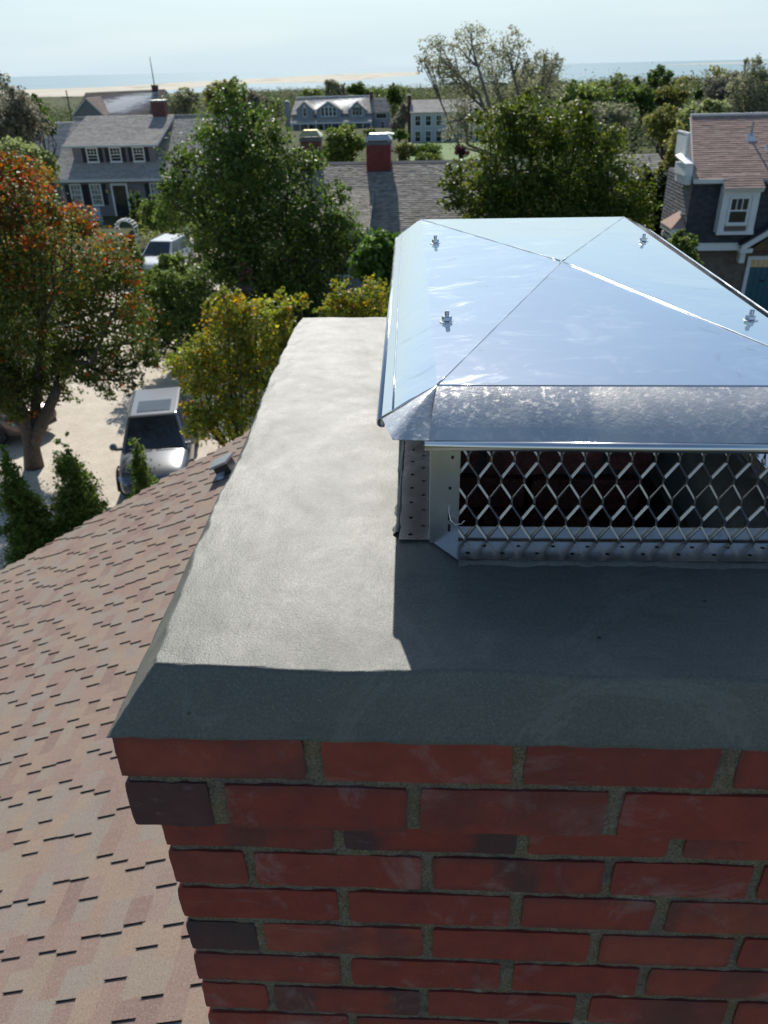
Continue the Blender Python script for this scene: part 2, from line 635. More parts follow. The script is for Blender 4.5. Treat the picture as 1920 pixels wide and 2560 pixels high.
# ------------------------------------------------------------------ ground, sea, sand
def build_terrain():
    ys = np.concatenate([np.arange(-40, 120, 4.0), np.arange(120, 420, 12.0), np.arange(420, 1500, 40.0)])
    xs = np.concatenate([np.arange(-2600, -220, 140.0), np.arange(-220, 220, 8.0), np.arange(220, 2700, 140.0)])
    X, Y = np.meshgrid(xs, ys)
    Z = ground_z(X, Y) + fbm(X / 30, Y / 30, 3) * .35 * np.clip((Y - 70) / 60, 0, 1)
    v = np.stack([X, Y, Z], -1).reshape(-1, 3)
    nx, ny = len(xs), len(ys)
    i = np.arange((nx - 1) * (ny - 1))
    a = (i // (nx - 1)) * nx + i % (nx - 1)
    f = np.stack([a, a + 1, a + nx + 1, a + nx], 1)
    t = NT("ground_cover")
    n1 = t.noise(.05, 5, .6)
    n2 = t.noise(1.6, 5, .7)
    c = t.ramp(n1, [(.35, (.055, .068, .028)), (.5, (.085, .100, .045)), (.65, (.13, .125, .065))])
    c = t.mix(t.ramp(n2, [(.4, .5), (.6, 0)]), c, (.045, .045, .022))
    t.set(Base_Color=c, Roughness=.95, Specular_IOR_Level=.1)
    t.l(t.bump(n2, .8, .2), t.b.inputs['Normal'])
    o = link("ground", fast_mesh("ground", v, f, t.m, smooth=True))
    o['kind'] = 'structure'
    return o


build_terrain()


def patch(name, poly, z, mat, kind='structure', wob=.0):
    mb = MB()
    pts = []
    n = len(poly)
    for i in range(n):
        a, b = np.array(poly[i], float), np.array(poly[(i + 1) % n], float)
        for k in range(8):
            p = a + (b - a) * k / 8
            pts.append((p[0] + random.uniform(-wob, wob), p[1] + random.uniform(-wob, wob), z))
    mb.add(pts, [tuple(range(len(pts)))])
    o = mb.build(name, mat)
    o['kind'] = kind
    return o


tg = NT("crushed_shell")
g1 = tg.noise(1.2, 5, .6)
g2 = tg.noise(22, 4, .7)
gc = tg.ramp(g1, [(.3, (.58, .51, .42)), (.7, (.74, .66, .55))])
gc = tg.mix(tg.ramp(g2, [(.35, .45), (.55, 0)]), gc, (.34, .30, .25))
tg.set(Base_Color=gc, Roughness=.95, Specular_IOR_Level=.1)
tg.l(tg.bump(g2, .7, .03), tg.b.inputs['Normal'])
M['shell'] = tg.m
patch("drive", [(-22, 12.5), (-3.6, 11.5), (-3.2, 20), (-4.6, 27), (-6.0, 31), (-9.5, 40), (-11, 52), (-16, 52), (-15.5, 40), (-16.5, 31), (-26, 27)], .02, M['shell'], wob=.25)
lawn_mat = simple("lawn_grass", (.10, .17, .035), .9, var=.25, scale=1.5, bump=.5)
lawn_pts = [(-2.5, 88), (14, 88), (16, 128), (-3.5, 128)]
mbl = MB()
for gx in range(8):
    for gy in range(10):
        def gp(i, j):
            x = -3 + 19 * i / 8
            y = 86 + 44 * j / 10
            return (x, y, float(ground_z(x, y)) + .42)
        mbl.quad(gp(gx, gy), gp(gx + 1, gy), gp(gx + 1, gy + 1), gp(gx, gy + 1))
mbl.build("lawn", lawn_mat)['kind'] = 'structure'

ts = NT("sea_water")
tz = ts.noise(.004, 4, .6, stretch=(1, 3, 1))
ts.set(Base_Color=ts.ramp(tz, [(.35, (.20, .31, .36)), (.6, (.28, .40, .44))]), Roughness=.7, Specular_IOR_Level=.08)
ts.l(ts.bump(ts.noise(.25, 4, .7), .5, .6), ts.b.inputs['Normal'])
mb = MB()
SEA = -10.6
mb.quad((-60000, 600, SEA), (60000, 600, SEA), (60000, 80000, SEA), (-60000, 80000, SEA))
mb.build("sea", ts.m)['kind'] = 'structure'
tsa = NT("sandbar_sand")
san = tsa.noise(.012, 5, .6, stretch=(1, .35, 1))
tsa.set(Base_Color=tsa.ramp(san, [(.40, (.48, .43, .34)), (.56, (.54, .49, .39)), (.64, (.27, .27, .18))]), Roughness=.95)


def sandbar(name, poly, h):
    """Low island: a rim just above the water and a raised, uneven middle."""
    p = np.array(poly, float)
    dense = []
    for i in range(len(p)):
        for k in range(10):
            dense.append(p[i] + (p[(i + 1) % len(p)] - p[i]) * k / 10)
    d = np.array(dense)
    d = (d + np.roll(d, 1, 0) + np.roll(d, -1, 0)) / 3
    c = d.mean(0)
    mid = d + (c - d) * .12
    n = len(d)
    vs = [(x, y, SEA + .05) for x, y in d] + [(x, y, SEA + h) for x, y in mid]
    mb = MB()
    mb.add(vs, [(i, (i + 1) % n, n + (i + 1) % n, n + i) for i in range(n)] + [tuple(range(n, 2 * n))])
    mb.build(name, tsa.m)['kind'] = 'structure'


sandbar("sandbar", [(-900, 1300), (-577, 1454), (-584, 1929), (-493, 2571), (-319, 4000), (-27, 4152), (-16, 2619), (-131, 1769),
                    (-187, 1565), (-307, 1595), (-348, 1404), (-338, 1112), (-334, 991), (-380, 930), (-520, 934), (-900, 960)], .8)
sandbar("sand_spit", [(1300, 5100), (1900, 6600), (3600, 7600), (5200, 7600), (2600, 5600)], .9)

# ------------------------------------------------------------------ own chimney
chimney = thing("brick_chimney", "red brick chimney in the foreground with fresh grey cement crown", "chimney", (0, 0, Z0))
H = 0.0677
W, D = 1.035, 1.245          # brick stack
COR = 0.02                   # corbel of the two top courses


def brick_mesh(x0, x1, z0, z1, front, depth, dark=None, seed=0, nx=16, nz=5):
    """A worn brick: front face as a small uneven grid with rounded arrises; local origin at its centre."""
    r = np.random.default_rng(seed)
    L, Hh = x1 - x0, z1 - z0
    us, ws = np.linspace(0, 1, nx + 1), np.linspace(0, 1, nz + 1)
    us = .5 - .5 * np.sign(.5 - us) * np.abs(1 - 2 * us) ** .8
    Ug, Wg = np.meshgrid(us, ws)
    ex = np.minimum(Ug, 1 - Ug) * L
    ez = np.minimum(Wg, 1 - Wg) * Hh
    e = np.minimum(ex, ez)
    y = np.where(e < .0005, .0012, 0) + fbm(Ug * L * 60 + seed, Wg * Hh * 60, 2, seed % 50) * .0005
    corner = np.clip(1 - np.hypot(ex, ez) / .004, 0, 1)
    X = (Ug - .5) * L * (1 - 0) - np.sign(Ug - .5) * corner * .0010 + np.where(ex < .0005, fbm(Wg * 3 + seed, Ug * 0 + .3, 2, seed % 31) * .0010, 0)
    Z = (Wg - .5) * Hh - np.sign(Wg - .5) * corner * .0010 + np.where(ez < .0005, fbm(Ug * 5 + seed, Wg * 0 + 1.7, 2, seed % 37) * .0009, 0)
    v = np.stack([X, y, Z], -1).reshape(-1, 3)
    n1 = nx + 1
    i = np.arange(nx * nz)
    a = (i // nx) * n1 + i % nx
    fs = [tuple(q) for q in np.stack([a, a + 1, a + n1 + 1, a + n1], 1)]
    ring = list(range(0, n1)) + [k * n1 + nx for k in range(1, nz + 1)] + [nz * n1 + k for k in range(nx - 1, -1, -1)] + [k * n1 for k in range(nz - 1, 0, -1)]
    vl = [tuple(q) for q in v]
    off = len(vl)
    m = len(ring)
    for k in ring:
        vl.append(tuple(v[k]))
    for k in ring:
        vl.append((v[k][0], depth, v[k][2]))
    for k in range(m):
        k2 = (k + 1) % m
        fs.append((off + k2, off + k, off + m + k, off + m + k2))
    me = bpy.data.meshes.new("brick")
    me.from_pydata(vl, [], fs)
    me.materials.append(M['brick'])
    xx = np.array([q[0] for q in vl]) / L + .5
    zz = np.array([q[2] for q in vl]) / Hh + .5
    dk = np.zeros(len(vl))
    for (s0, s1, amt) in (dark or []):
        wob = fbm(zz * 3 + seed, xx * 0, 2, seed % 23) * .03
        dk = np.maximum(dk, amt * np.clip((xx + wob - s0) / .05, 0, 1) * np.clip((s1 - xx - wob) / .05, 0, 1))
    edge = np.clip(1 - np.minimum(np.minimum(xx, 1 - xx) * L, np.minimum(zz, 1 - zz) * Hh) / .006, 0, 1)
    if seed % 3 == 0:
        dk = np.maximum(dk, edge * .4)
    at_ = me.attributes.new("dark", 'FLOAT', 'POINT')
    at_.data.foreach_set("value", dk.astype(np.float32))
    me.polygons.foreach_set("use_smooth", np.ones(len(me.polygons), bool))
    me.update()
    return me


# joints of each course as they lie on the front face (left end, right end of every brick)
ROWS = {
    1: [(-.020, .174), (.193, .383), (.396, .584), (.604, .800), (.814, 1.056)],
    2: [(-.020, .068), (.086, .277), (.291, .483), (.499, .690), (.704, .900), (.914, 1.056)],
    3: [(0, .193), (.206, .398), (.412, .564), (.583, .775), (.788, W)],
    4: [(0, .088), (.100, .293), (.306, .500), (.511, .664), (.676, .870), (.882, W)],
    5: [(0, .193), (.206, .398), (.413, .567), (.583, .775), (.788, W)],
    6: [(0, .087), (.098, .294), (.308, .499), (.512, .670), (.681, .870), (.882, W)],
    7: [(0, .189), (.204, .393), (.411, .567), (.580, .775), (.788, W)],
    8: [(0, .087), (.098, .291), (.303, .495), (.514, .688), (.702, .870), (.882, W)],
    9: [(0, .193), (.206, .398), (.412, .600), (.612, .805), (.817, W)],
    10: [(0, .088), (.100, .293), (.306, .500), (.511, .704), (.716, .910), (.922, W)],
}
DARK = {(2, 0): [(-1, 2, .85)], (3, 0): [(.36, .62, .6)], (3, 1): [(-.1, .22, .9), (.70, 1.1, .9)], (4, 2): [(.36, .62, .8)],
        (6, 0): [(-1, 2, 1.0)], (6, 1): [(.38, .62, .45)], (8, 1): [(-.1, .3, .7), (.76, 1.1, .8)], (7, 3): [(.4, .75, .5)],
        (8, 3): [(.35, .8, .5)], (4, 0): [(-1, 2, .18)], (1, 2): [(-1, 2, .15)], (9, 2): [(.3, .7, .6)], (5, 3): [(-.1, .1, .6)]}
sd = 11
for r, bs in ROWS.items():
    yf = -COR if r <= 2 else 0.0
    for k, (a, b) in enumerate(bs):
        sd += 7
        zt = -H * (r - 1) + (0.0 if r != 3 else .0)
        zb = -H * r + .0105
        if r == 2:
            zb = -H * r + .001
        if r == 3:
            zt -= .001
        o = link("brick", brick_mesh(a, b, zb, zt, yf, .06, DARK.get((r, k)), sd), chimney)
        o.location = ((a + b) / 2, yf + random.uniform(-.0008, .0004), (zb + zt) / 2)
        o.rotation_euler = (random.uniform(-.006, .006), random.uniform(-.005, .005), random.uniform(-.004, .004))

# bricks of the other three faces, seen only from aside: joined
side = MB()
for r in range(1, 20):
    c = COR if r <= 2 else 0
    z1_, z0_ = -H * (r - 1) - .0005, -H * r + .010
    off = 0 if r % 2 else .1
    for face in ('l', 'r', 'b'):
        ln = W if face == 'b' else D
        p = .07 if face != 'b' else 0.0
        while p < ln - .02:
            q = min(p + (.193 if (p > .08 or off == 0) else .093), ln)
            if face == 'l':
                side.box(-c, .05, p, q, z0_, z1_)
            elif face == 'r':
                side.box(W - .05, W + c, p, q, z0_, z1_)
            else:
                side.box(p, q, D - .05, D + c, z0_, z1_)
            p = q + .0115
for r in range(11, 20):
    p = 0
    while p < W - .02:
        q = min(p + (.193 if r % 2 else (.088 if p == 0 else .193)), W)
        side.box(p, q, 0, .06, -H * r + .010, -H * (r - 1) - .0005)
        p = q + .0125
so = side.build("side_brickwork", M['brick'], chimney)
so['kind'] = 'stuff'

# mortar: recessed uneven sheet on the front, plain core behind
def mortar_sheet(x0, x1, z0, z1, y):
    nx, nz = int((x1 - x0) / .004), int((z1 - z0) / .004)
    X, Z = np.meshgrid(np.linspace(x0, x1, nx + 1), np.linspace(z0, z1, nz + 1))
    Y = y + fbm(X * 70, Z * 70, 3, 5) * .0013 + fbm(X * 14, Z * 14, 2, 9) * .0010
    v = np.stack([X, Y, Z], -1).reshape(-1, 3)
    i = np.arange(nx * nz)
    a = (i // nx) * (nx + 1) + i % nx
    return v, np.stack([a, a + 1, a + nx + 2, a + nx + 1], 1)


v1, f1 = mortar_sheet(-.014, W + .014, -2 * H + .002, .004, -.0158)
v2, f2 = mortar_sheet(.004, W - .004, -10 * H, -2 * H, .0036)
link("mortar", fast_mesh("mortar", np.vstack([v1, v2]), np.vstack([f1, f2 + len(v1)]), M['mortar'], smooth=True), chimney)
core = MB()
FX0, FX1, FY0, FY1 = .335, .655, .30, .60         # flue opening
zt_, zl_, zb_ = .0, -2 * H + .003, -20 * H
for (x0, x1, y0, y1) in ((.006, FX0 - .01, .0075, D - .006), (FX1 + .01, W - .006, .0075, D - .006), (FX0 - .01, FX1 + .01, .0075, FY0 - .01), (FX0 - .01, FX1 + .01, FY1 + .035, D - .006)):
    core.box(x0, x1, y0, y1, zb_, zt_)
core.box(-.014, .006, -.012, D + .014, zl_, zt_)
core.box(W - .006, W + .014, -.012, D + .014, zl_, zt_)
core.box(.006, W - .006, D - .006, D + .014, zl_, zt_)
core.box(.006, W - .006, -.012, .0075, zl_, zt_)
core.box(FX0 - .01, FX1 + .01, FY0 - .01, FY1 + .035, zb_, -1.1)
core.build("mortar_core", M['mortar'], chimney)

# old bricks lining the back of the flue, coloured lighter in place of light
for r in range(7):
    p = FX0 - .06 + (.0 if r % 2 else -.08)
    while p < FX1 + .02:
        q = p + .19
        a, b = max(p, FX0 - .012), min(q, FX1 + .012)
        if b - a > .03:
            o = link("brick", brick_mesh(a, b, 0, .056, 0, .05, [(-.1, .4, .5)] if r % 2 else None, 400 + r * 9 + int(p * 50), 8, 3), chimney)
            o.data.materials[0] = M['lightened_old_brick']
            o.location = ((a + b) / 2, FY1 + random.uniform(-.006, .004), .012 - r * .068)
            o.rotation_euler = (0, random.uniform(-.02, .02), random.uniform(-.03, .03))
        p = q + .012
fl = MB()
for (x0, x1, y0, y1) in ((FX0 - .009, FX0, FY0, FY1 + .03), (FX1, FX1 + .009, FY0, FY1 + .03), (FX0, FX1, FY0 - .009, FY0), (FX0, FX1, FY1 + .018, FY1 + .03)):
    fl.box(x0, x1, y0, y1, -1.09, -.012)
fl.build("flue_lining", M['soot'], chimney)


# cement crown: height field that follows the hand-trowelled outline
def build_crown():
    yb = np.array([-.05, .004, .088, .284, .51, .844, 1.15, 1.243, 1.4])
    xl = np.array([.026, .0255, .021, .012, .011, -.001, -.003, .006, .02])
    top = .070
    ax, ay = -.0225, -.0245
    bx, by = 1.062, 1.272
    gu = np.concatenate([np.linspace(0, .05, 26), np.linspace(.05, .95, 150)[1:], np.linspace(.95, 1, 14)[1:]])
    gv = np.concatenate([np.linspace(0, .045, 26), np.linspace(.045, .95, 170)[1:], np.linspace(.95, 1, 14)[1:]])
    U, V = np.meshgrid(gu, gv)
    X, Y = ax + (bx - ax) * U, ay + (by - ay) * V
    ins_l = np.interp(Y, yb, xl) + fbm(Y * 22, Y * 0, 3, 3) * .0028 - ax      # inset of the left top edge from the foot
    ins_f = .034 + fbm(X * 9, X * 0, 3, 8) * .0032 + .004 * np.clip(X * 2, 0, 1) * 0 - .012 * np.clip(X, 0, .7) / .7
    ins_r, ins_b = .035, .03

    def prof(d, ins):
        t = np.clip(d / ins, 0, 1.35)
        return np.where(t < 1, t ** .92, 1)
    pl, pf = prof(X - ax, ins_l), prof(Y - ay, ins_f)
    pr, pb = prof(bx - X, ins_r), prof(by - Y, ins_b)
    # rounded corner: combine like a smooth minimum
    k = 9.0
    e = np.exp(-k * np.stack([pl, pf, pr, pb])).sum(0)
    h = np.clip(-np.log(e) / k + np.log(1.0) / k, 0, 1)
    hm = np.minimum(np.minimum(pl, pf), np.minimum(pr, pb))
    h = np.where(hm > .999, 1, .75 * hm + .25 * np.clip(h, 0, 1))
    Z = h * top
    inner = np.clip((hm - .5) * 2, 0, 1)
    Z += inner * (fbm(X * 5, Y * 5, 3, 2) * .0013 + fbm(X * 17, Y * 9, 3, 6) * .0006 + fbm(X * 60, Y * 40, 2, 4) * .00045)
    Z += (1 - inner) * fbm(X * 130, Y * 130, 2, 12) * .0012 * (h > .03)
    # roughness at the front left corner, where the trowel dragged
    # slope into the flue opening
    dx = np.maximum(np.maximum(FX0 - X, X - FX1), 0)
    dy = np.maximum(np.maximum(FY0 - Y, (Y - FY1) * 4), 0)
    d = np.hypot(dx, dy)
    Z -= .085 * np.clip(1 - d / .055, 0, 1) ** 1.7
    Z -= .035 * np.clip(1 - np.hypot((X - .66) / .10, (Y - .45) / .22), 0, 1) * (X > FX1 - .01)
    hole = (d == 0)
    # weld the steep rim down to the brick top
    v = np.stack([X, Y, Z], -1).reshape(-1, 3)
    nu, nv = len(gu), len(gv)
    i = np.arange((nu - 1) * (nv - 1))
    a = (i // (nu - 1)) * nu + i % (nu - 1)
    f = np.stack([a, a + 1, a + nu + 1, a + nu], 1)
    hf = hole.reshape(-1)
    keep = ~(hf[f].all(1))
    f = f[keep]
    # underside rim
    ring = list(range(nu)) + [k * nu + nu - 1 for k in range(1, nv)] + [(nv - 1) * nu + k for k in range(nu - 2, -1, -1)] + [k * nu for k in range(nv - 2, 0, -1)]
    v[ring, 2] = .0035 + fbm(v[ring, 0] * 40, v[ring, 1] * 40, 2, 1) * .0015
    low = v[ring].copy()
    low[:, 2] -= .006
    cx, cy = .5, .6
    low[:, 0] += np.where(low[:, 0] < 0, .006, np.where(low[:, 0] > W, -.006, 0))
    low[:, 1] += np.where(low[:, 1] < 0, .006, np.where(low[:, 1] > D, -.006, 0))
    off = len(v)
    m = len(ring)
    r = np.array(ring)
    k = np.arange(m)
    f2 = np.stack([np.roll(r, -1), r, off + k, off + (k + 1) % m], 1)
    me = fast_mesh("cement_crown", np.vstack([v, low]), np.vstack([f, f2]), M['cement'], smooth=True)
    link("cement_crown", me, chimney)


build_crown()

# ------------------------------------------------------------------ chimney cap
cap = thing("chimney_cap", "shiny stainless steel cap with mesh sides bolted over the brick chimney", "chimney cap", (.53, .8, Z0 + .07))
CX, CY, CZ = .53, .8, .07


def cl(p):
    return (p[0] - CX, p[1] - CY, p[2] - CZ)


A = np.array((.526, .800, .2862))
cr = [np.array(p) for p in ((.308, .254, .2695), (.768, .247, .2695), (.750, 1.342, .2695), (.285, 1.342, .2695))]   # FL FR BR BL
lipF = [np.array((.298, .191, .230)), np.array((.778, .181, .230))]
lipL = [np.array((.2275, 1.338, .232)), np.array((.2450, .249, .232))]       # back end, front end
lipR = [np.array((.836, .242, .232)), np.array((.826, 1.338, .232))]
lipB = [np.array((.768, 1.400, .230)), np.array((.280, 1.400, .230))]


def panel(mb, a, b, c, n=14, seed=0, amp=.0007):
    """Triangle a-b (base), c (apex), subdivided and slightly oil-canned."""
    vs, fs, idx = [], [], {}
    for i in range(n + 1):
        for j in range(n + 1 - i):
            u, w = i / n, j / n
            p = a * (1 - u - w) + b * u + c * w
            edge = min(u, w, 1 - u - w)
            p = p + np.array((0, 0, 1)) * float(fbm(np.array(p[0] * 6.), np.array(p[1] * 4.), 2, seed)) * amp * min(1, edge * 6)
            idx[i, j] = len(vs)
            vs.append(cl(p))
    for i in range(n):
        for j in range(n - i):
            fs.append((idx[i, j], idx[i + 1, j], idx[i, j + 1]))
            if i + j < n - 1:
                fs.append((idx[i + 1, j], idx[i + 1, j + 1], idx[i, j + 1]))
    mb.add(vs, fs)


lid = MB()
for k in range(4):
    panel(lid, cr[k], cr[(k + 1) % 4], A, seed=k * 5 + 1)
lid_o = lid.build("lid", M['lid'], cap, smooth=True)
sm = lid_o.modifiers.new("thick", 'SOLIDIFY')
sm.thickness = .0008
sm.offset = -1
sm.use_rim = False


def skirt(name, q, mat, sag=.002, n=16, m=5):
    """Sheet between the crease q0-q1 and the lip q3-q2, bowed a little."""
    mb = MB()
    vs, fs = [], []
    for j in range(m + 1):
        for i in range(n + 1):
            u, w = i / n, j / m
            p = (q[0] * (1 - u) + q[1] * u) * (1 - w) + (q[3] * (1 - u) + q[2] * u) * w
            p = p + np.array((0, 0, 1.)) * sag * math.sin(w * math.pi)
            vs.append(cl(p))
    for j in range(m):
        for i in range(n):
            a = j * (n + 1) + i
            fs.append((a + n + 1, a + n + 2, a + 1, a))
    mb.add(vs, fs)
    o = mb.build(name, mat, cap, smooth=True)
    s = o.modifiers.new("thick", 'SOLIDIFY')
    s.thickness = .0008
    s.offset = -1
    s.use_rim = False
    return o


skirt("skirt", [cr[0], cr[1], lipF[1], lipF[0]], M['skirt'], .0052)
skirt("skirt", [cr[3], cr[0], lipL[1], lipL[0]], M['lid'])
skirt("skirt", [cr[1], cr[2], lipR[1], lipR[0]], M['lid'])
skirt("skirt", [cr[2], cr[3], lipB[1], lipB[0]], M['lid'])
# corner gussets: folded corner pieces between neighbouring skirts
for (c, l1, l2, mid) in ((cr[0], lipL[1], lipF[0], (.2590, .196, .2285)), (cr[1], lipF[1], lipR[0], (.812, .205, .2295)),
                         (cr[2], lipR[1], lipB[0], (.800, 1.390, .2295)), (cr[3], lipB[1], lipL[0], (.250, 1.390, .2295))):
    mid = np.array(mid)
    g = MB()
    n = 8
    vs, fs = [], []
    for j in range(n + 1):
        t = j / n
        e = (1 - t) ** 2 * l1 + 2 * t * (1 - t) * mid + t * t * l2 if False else ((l1 * (1 - 2 * t) + mid * 2 * t) if t < .5 else (mid * (2 - 2 * t) + l2 * (2 * t - 1)))
        for i in range(5):
            w = i / 4
            p = c * (1 - w) + e * w
            p = p + np.array((0, 0, 1)) * .006 * math.sin(w * math.pi * 1.0) * math.sin(t * math.pi)
            vs.append(cl(p))
    for j in range(n):
        for i in range(4):
            a = j * 5 + i
            fs.append((a, a + 1, a + 6, a + 5))
    g.add(vs, fs)
    o = g.build("corner_gusset", M['skirt'], cap, smooth=True)
    s = o.modifiers.new("thick", 'SOLIDIFY')
    s.thickness = .0008
    s.use_rim = False
# crimped ridges, rounded creases and rolled lips
rd = MB()
for c in cr:
    pts = [A + (c - A) * t + np.array((0, 0, .0002 + .0005 * math.sin(t * 40) * math.sin(t * 13))) for t in np.linspace(.01, 1, 24)]
    rd.tube([cl(p) for p in pts], .0011, 6)
rd.build("crimped_ridge", M['bolt'], cap, smooth=True)
ed = MB()
for k in range(4):
    a, b = cr[k], cr[(k + 1) % 4]
    dn = np.array((0, 0, -.0014))
    ed.tube([cl(a + (b - a) * t + dn) for t in np.linspace(0, 1, 12)], .0020 if k == 0 else .0012, 8)
for k, (c, l) in enumerate(((cr[0], lipL[1]), (cr[1], lipR[0]), (cr[2], lipR[1]), (cr[3], lipL[0]))):
    ed.tube([cl(c + (0, 0, -.002)), cl((c + l) / 2 + (0, 0, .001)), cl(l)], [.0014, .0014, .0012], 8)
ed.build("folded_edge", M['bolt'], cap, smooth=True)
lp = MB()


def rolled(p, q, r, ind):
    """A rolled lip: open half tube along p-q; ind points inwards."""
    d = (q - p) / np.linalg.norm(q - p)
    ind = np.array(ind, float)
    vs, fs = [], []
    m = 10
    for e, base in enumerate((p, q)):
        for k in range(m + 1):
            w = math.radians(-40 + 250 * k / m)
            vs.append(cl(base - ind * r * math.sin(w) * 1.0 + np.array((0, 0, 1)) * (r * math.cos(w) - r)))
    for k in range(m):
        fs.append((k, k + 1, m + 2 + k, m + 1 + k))
    lp.add(vs, fs)


rolled(lipF[0] + np.array((-.004, -.001, 0)), lipF[1] + np.array((.004, -.001, 0)), .0055, (0, 1, 0))
rolled(lipL[0], lipL[1], .0062, (1, 0, 0))
rolled(lipR[0], lipR[1], .0062, (-1, 0, 0))
rolled(lipB[0], lipB[1], .0055, (0, -1, 0))
lo_ = lp.build("rolled_lip", M['bolt'], cap, smooth=True)
s = lo_.modifiers.new("thick", 'SOLIDIFY')
s.thickness = .0009
# second ridge line beside the left and right lips
for (l, c0, c1) in ((lipL, cr[3], cr[0]), (lipR, cr[1], cr[2])):
    a = l[0] + (c0 - l[0]) * .20 if l is lipL else l[0] + (c0 - l[0]) * .20
    b = l[1] + (c1 - l[1]) * .20
    bead = MB()
    bead.tube([cl(a + (b - a) * t + np.array((0, 0, .0016))) for t in np.linspace(0, 1, 10)], .0011, 6)
    bead.build("pressed_bead", M['bolt'], cap, smooth=True)

# mesh panels of expanded steel
MX0, MX1, MY0, MY1 = .304, .764, .236, 1.33
MZ0, MZ1 = .076, .238


def expanded(name, p0, d, L, z0, z1, out):
    P, V = .0265, .0560
    mb = MB()
    d = np.array(d, float)
    out = np.array(out, float)
    n = int(L / (P / 2))
    lev = int((z1 - z0) / (V / 2)) + 1
    hw, th = .0013, .0010
    for i in range(n + 1):
        pts = []
        for j in range(lev + 1):
            u = i * P / 2 + P / 4 * (1 if (i + j) % 2 else -1)
            u = min(max(u, 0), L)
            z = z0 + .012 + (j - .5) * V / 2
            pts.append((u, z - .004))
            pts.append((u, z + .004))
        # clip to the frame
        q = []
        for (u0, a0), (u1, a1) in zip(pts[:-1], pts[1:]):
            if a1 <= z0 or a0 >= z1:
                continue
            if a0 < z0:
                u0, a0 = u0 + (u1 - u0) * (z0 - a0) / (a1 - a0), z0
            if a1 > z1:
                u1, a1 = u0 + (u1 - u0) * (z1 - a0) / (a1 - a0), z1
            if not q:
                q.append((u0, a0))
            q.append((u1, a1))
        vs, fs = [], []
        for (u, z) in q:
            tw = .0007 * (1 if int((z - z0) / (V / 2)) % 2 else -1)
            for (su, so_) in ((-1, -1), (1, -1), (1, 1), (-1, 1)):
                vs.append(cl(np.array(p0) * (1, 1, 0) + d * (u + su * hw) + out * (so_ * th + su * tw) + np.array((0, 0, z))))
        for k in range(len(q) - 1):
            for c in range(4):
                c2 = (c + 1) % 4
                fs.append((k * 4 + c, k * 4 + c2, k * 4 + 4 + c2, k * 4 + 4 + c))
        mb.add(vs, fs)
    return mb.build(name, M['wire'], cap)


expanded("mesh_panel", (MX0 + .020, MY0, 0), (1, 0, 0), MX1 - MX0 - .040, MZ0, MZ1, (0, -1, 0))
expanded("mesh_panel", (MX0, MY0 + .020, 0), (0, 1, 0), MY1 - MY0 - .040, MZ0, MZ1, (-1, 0, 0))
expanded("mesh_panel", (MX1, MY0 + .020, 0), (0, 1, 0), MY1 - MY0 - .040, MZ0, MZ1, (1, 0, 0))
expanded("mesh_panel", (MX0 + .020, MY1, 0), (1, 0, 0), MX1 - MX0 - .040, MZ0, MZ1, (0, 1, 0))


def slot_plate(mb, o, du, dv, Lu, Lv, holes, nrm, t=.001, hr=.0028):
    """Plate o + u du + v dv with octagonal holes punched in square cells."""
    o, du, dv, nrm = [np.array(q, float) for q in (o, du, dv, nrm)]

    def P(u, v):
        return o + du * u + dv * v
    cells = sorted(holes)
    us = sorted({0, Lu} | {c[0] - .006 for c in cells} | {c[0] + .006 for c in cells})
    for a, b in zip(us[:-1], us[1:]):
        if b - a < 1e-6:
            continue
        mid = (a + b) / 2
        inside = [c for c in cells if abs(c[0] - mid) < .0059]
        v0 = 0
        for c in sorted(inside, key=lambda q: q[1]):
            lo, hi = c[1] - .006, c[1] + .006
            if lo > v0 + 1e-6:
                mb.quad(cl(P(a, v0)), cl(P(b, v0)), cl(P(b, lo)), cl(P(a, lo)))
            sq = [(a, lo), (mid, lo), (b, lo), (b, c[1]), (b, hi), (mid, hi), (a, hi), (a, c[1])]
            oc = [(mid + hr * math.cos(w), c[1] + hr * math.sin(w)) for w in [math.radians(225 + 45 * k) for k in range(8)]]
            for k in range(8):
                k2 = (k + 1) % 8
                mb.quad(cl(P(*sq[k])), cl(P(*sq[k2])), cl(P(*oc[k2])), cl(P(*oc[k])))
            v0 = hi
        if Lv > v0 + 1e-6:
            mb.quad(cl(P(a, v0)), cl(P(b, v0)), cl(P(b, Lv)), cl(P(a, Lv)))


flg = MB()
FZ = .0745
FW = .040
# left, right, front, back strips with a double row of staggered holes
for (o, du, dv, Lu) in (((MX0 - .001, MY0 + .004, FZ), (0, 1, 0), (-1, 0, 0), MY1 - MY0 - .01), ((MX1 + .001, MY0 + .004, FZ), (0, 1, 0), (1, 0, 0), MY1 - MY0 - .01),
                        ((MX0 + .030, MY0 - .001, FZ), (1, 0, 0), (0, -1, 0), MX1 - MX0 - .06), ((MX0 + .030, MY1 + .001, FZ), (1, 0, 0), (0, 1, 0), MX1 - MX0 - .06)):
    hs = []
    u = .012
    k = 0
    while u < Lu - .008:
        hs.append((u, .010 if k % 2 else .026))
        u += .0205
        k += 1
    slot_plate(flg, o, du, dv, Lu, FW, hs, (0, 0, 1))
# mitred ends of the front flange
for sx, xx in ((-1, MX0 + .030), (1, MX1 - .030)):
    flg.add([cl((xx, MY0 - .001, FZ)), cl((xx + sx * .030, MY0 - .001, FZ)), cl((xx, MY0 - .041, FZ))], [(0, 1, 2) if sx < 0 else (0, 2, 1)])
fo = flg.build("flange", M['flange'], cap)
s = fo.modifiers.new("thick", 'SOLIDIFY')
s.thickness = .0009
